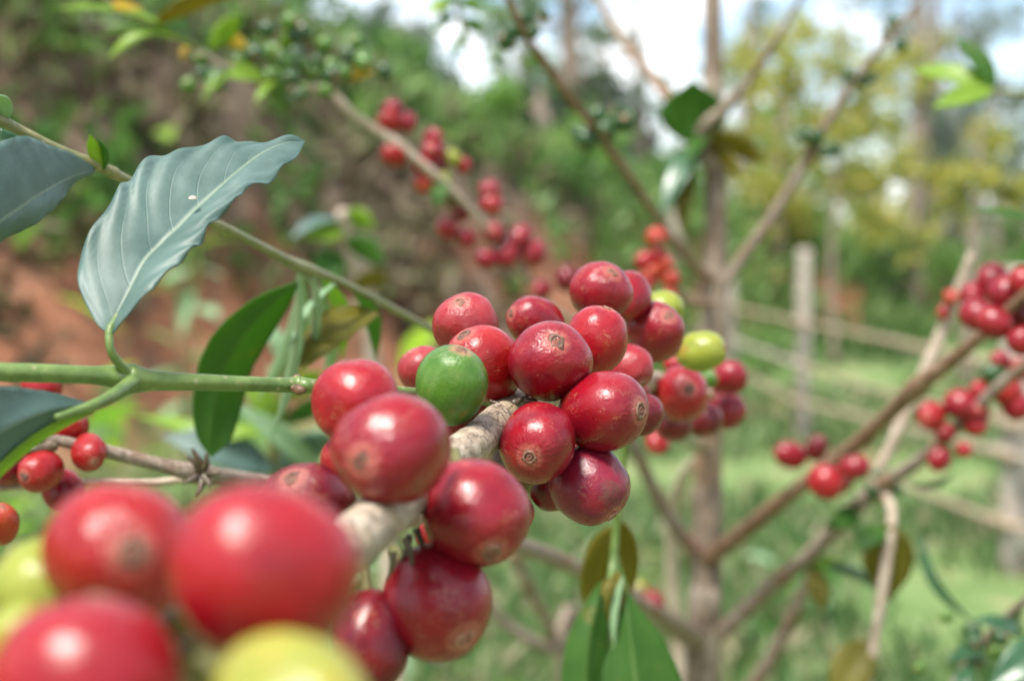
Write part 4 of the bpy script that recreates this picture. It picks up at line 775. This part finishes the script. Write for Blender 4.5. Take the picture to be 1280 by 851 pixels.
# stakes and dry sticks
st = empty('dry_stick', (P(520, 851, 1.05).x + .05, P(520, 851, 1.05).y, 0), 'straight pale dry stick standing up before the red bank', 'stick')
a = P(427, 262, .95); b = P(465, 440, .98); c = Vector(st.location) + Vector((0, 0, -.03))
link('stem', tube_mesh('stem', [a, a.lerp(b, .5), b, b.lerp(c, .5), c], [.0042, .0046, .005, .006, .007], BARK_PALE, st.location, 50, 10, .06, 60.), st)
for t in [((427, 285, .95), (380, 300, .93), 40, 'lime', 20), ((430, 300, .95), (482, 330, .94), 36, 'green', 30), ((428, 270, .95), (470, 285, .94), 30, 'lime', 40), ((430, 320, .95), (392, 350, .94), 44, 'green', 10), ((428, 275, .95), (362, 300, .92), 24, 'blue', 50), ((440, 360, .96), (490, 345, .95), 26, 'olive', 30)]: leafg(st, *t, .12, .2)
dk = branch([(1083, 620, .678, 14), (1098, 590, .68, 14), (1140, 500, .675, 15), (1180, 410, .67, 17), (1216, 315, .66, 12)], BARK_PALE, 30, 10, label='bleached dry stick crossing behind the reddish branch')
cherry(dk, 1189, 371, 20, 18, .66, 'orange', lo=True, calyx=False); cherry(dk, 1180, 390, 16, 20, .665, 'scarlet', lo=True, calyx=False)
for i, (p_, lab) in enumerate([([(640, 690, .95), (668, 745, 1.0), (692, 800, 1.05), (705, 860, 1.1)], 'thin grey dead twig leaning below the ringed cherry'), ([(600, 745, 1.0), (640, 785, 1.02), (690, 812, 1.04), (720, 822, 1.06)], 'crooked pale dead twig lying across another twig')]):
    a = P(*p_[-1]); e = empty('dead_twig', (a.x + .02, a.y + .1, 0), lab, 'twig'); q_ = [P(*t) for t in p_]
    link('stem', tube_mesh('stem', q_ + [q_[-1].lerp(Vector(e.location), .5), Vector(e.location) - Vector((0, 0, .02))], [.0035, .0038, .004, .004, .0045, .005], BARK_TWIG, e.location, 40, 8, .08, 60.), e)
# dark green unripe bunch, low on the right
lr = empty('coffee_branch', P(1240, 800, .55), 'low coffee twig with a bunch of dark green cherries and dark leaves', 'branch')
stem('stem', [(1160, 900, .60, 12), (1195, 850, .585, 12), (1225, 808, .57, 13), (1250, 780, .56, 12), (1300, 735, .54, 11), (1360, 690, .53, 10)], BARK_TWIG, lr, 30, 8)
for i in range(20): cherry(lr, random.gauss(1245, 24), random.gauss(800, 17), random.uniform(15, 24), random.uniform(14, 20), .555 + random.uniform(-.015, .015), random.choice(['darkgreen', 'darkgreen', 'green']), lo=True, calyx=False)
leafg(lr, (1230, 810, .56), (1180, 825, .55), 20, 'deep', 30, .1, .2); leafg(lr, (1275, 790, .55), (1215, 775, .545), 22, 'deep', 50, .1, .2)
leafg(lr, (1320, 800, .54), (1235, 860, .53), 50, 'deep', 30, .1, .2); leafg(lr, (1210, 830, .57), (1195, 885, .56), 24, 'deep', 20, .1, .2)

sg = empty('coffee_seedling', (P(330, 851, .72).x, P(330, 851, .72).y + .04, 0), 'young seedling with pale and blue green leaves behind the long twig', 'seedling')
c = Vector(sg.location) + Vector((0, 0, -.02)); p0 = P(345, 600, .68)
link('stem', tube_mesh('stem', [c, c.lerp(p0, .5) + Vector((.01, 0, 0)), p0, P(352, 520, .67), P(356, 450, .66)], [.005, .004, .0035, .003, .0015], STEM_OLIVE, sg.location, 30, 8), sg)
for t in [((405, 595, .67), (285, 500, .64), 30, 'pale', 25), ((350, 600, .67), (415, 545, .64), 46, 'blue', 30), ((345, 590, .67), (200, 545, .66), 50, 'blue', 30), ((352, 540, .67), (300, 470, .66), 34, 'lime', 30), ((354, 500, .67), (410, 470, .65), 32, 'lime', 25), ((356, 460, .66), (330, 400, .66), 26, 'pale', 40),
          ((352, 530, .67), (440, 500, .66), 30, 'green', 30), ((345, 600, .68), (300, 660, .66), 34, 'pale', 30), ((345, 600, .68), (250, 640, .66), 36, 'green', 25), ((345, 610, .68), (395, 660, .66), 30, 'lime', 25), ((345, 595, .68), (170, 520, .70), 26, 'lime', 40), ((352, 540, .67), (250, 560, .66), 26, 'lime', 50), ((350, 560, .67), (470, 560, .66), 34, 'pale', 35)]: leafg(sg, *t, .12, .2)

# ------------------------------------------------------------------ weeds and seedlings between the tree and the bank
def weed(px, Yd, topz, n, ll, mats, label, spread=.5, name='leafy_weed'):
    X = px2x(px, Yd); z = float(height(X, Yd, False)); e = empty(name, (X, Yd, z - .01), label, 'weed', 'weeds in front of the bank')
    hh = topz - z
    for s in range(max(2, n // 7)):
        a = random.uniform(0, 6.28); tp = Vector((X + math.cos(a) * spread * hh * .5, Yd + math.sin(a) * spread * hh * .4, z + hh * random.uniform(.7, 1)))
        b0 = Vector((X, Yd, z - .01)); md = b0.lerp(tp, .55) + Vector((0, 0, .08 * hh))
        link('stem', tube_mesh('stem', [b0, md, tp], [.006, .004, .002], STEM_OLIVE, e.location, 12, 6), e)
        for q_ in range(7):
            t = .3 + .7 * q_ / 6; c = b0.lerp(md, t / .55) if t < .55 else md.lerp(tp, (t - .55) / .45)
            dv = Vector((random.uniform(-1, 1), random.uniform(-1, .4), random.uniform(-.5, .6))).normalized()
            tip = c + dv * ll * random.uniform(.6, 1.2); wd = dv.cross(Vector((random.uniform(-.3, .3), random.uniform(-.3, .3), 1))).normalized(); hw = ll * .2
            Mc = [c, c.lerp(tip, .35) + Vector((0, 0, .06 * ll)), c.lerp(tip, .7) + Vector((0, 0, .03 * ll)), tip - Vector((0, 0, .08 * ll))]; ws = [0, hw, hw * .75, 0]
            link('leaf', leaf_mesh([m_ - wd * k for m_, k in zip(Mc, ws)], Mc, [m_ + wd * k for m_, k in zip(Mc, ws)], LF[random.choice(mats)], e.location, 8, 2), e)
weed(170, 2.4, 1.08, 21, .16, ['lime', 'green'], 'bright green weed standing up behind the green stem')
weed(330, 2.0, 1.02, 28, .15, ['pale', 'green', 'pale'], 'pale green weed behind the hanging leaf')
weed(430, 2.6, 1.12, 28, .17, ['lime', 'pale', 'green'], 'tall mixed green weed below the dry stick')
weed(250, 1.7, .95, 21, .12, ['pale', 'green', 'blue'], 'bushy weed behind the long grey twig')
weed(380, 1.6, .92, 21, .12, ['pale', 'blue', 'green'], 'blue green weed behind the largest red cherry')
weed(60, 3.6, 1.02, 28, .18, ['green', 'lime'], 'leafy weed growing at the foot of the red bank')
weed(235, 6.2, 1.95, 28, .22, ['lime', 'pale'], 'tall pale green weed standing against the grey bank', .12)
weed(660, 1.6, .68, 21, .12, ['deep', 'green', 'lime'], 'low dark weed under the dead twigs')
weed(600, 1.9, .62, 21, .14, ['deep', 'blue', 'green'], 'dark leafy weed low behind the glossy cherries')
weed(1000, 4.6, .34, 28, .14, ['pale', 'green'], 'small pale weed in the turf by the fence')
weed(760, 4.2, .42, 21, .16, ['green', 'lime'], 'low green weed in the grass behind the hanging leaves')
print('OBJECTS BUILT', len(bpy.data.objects))
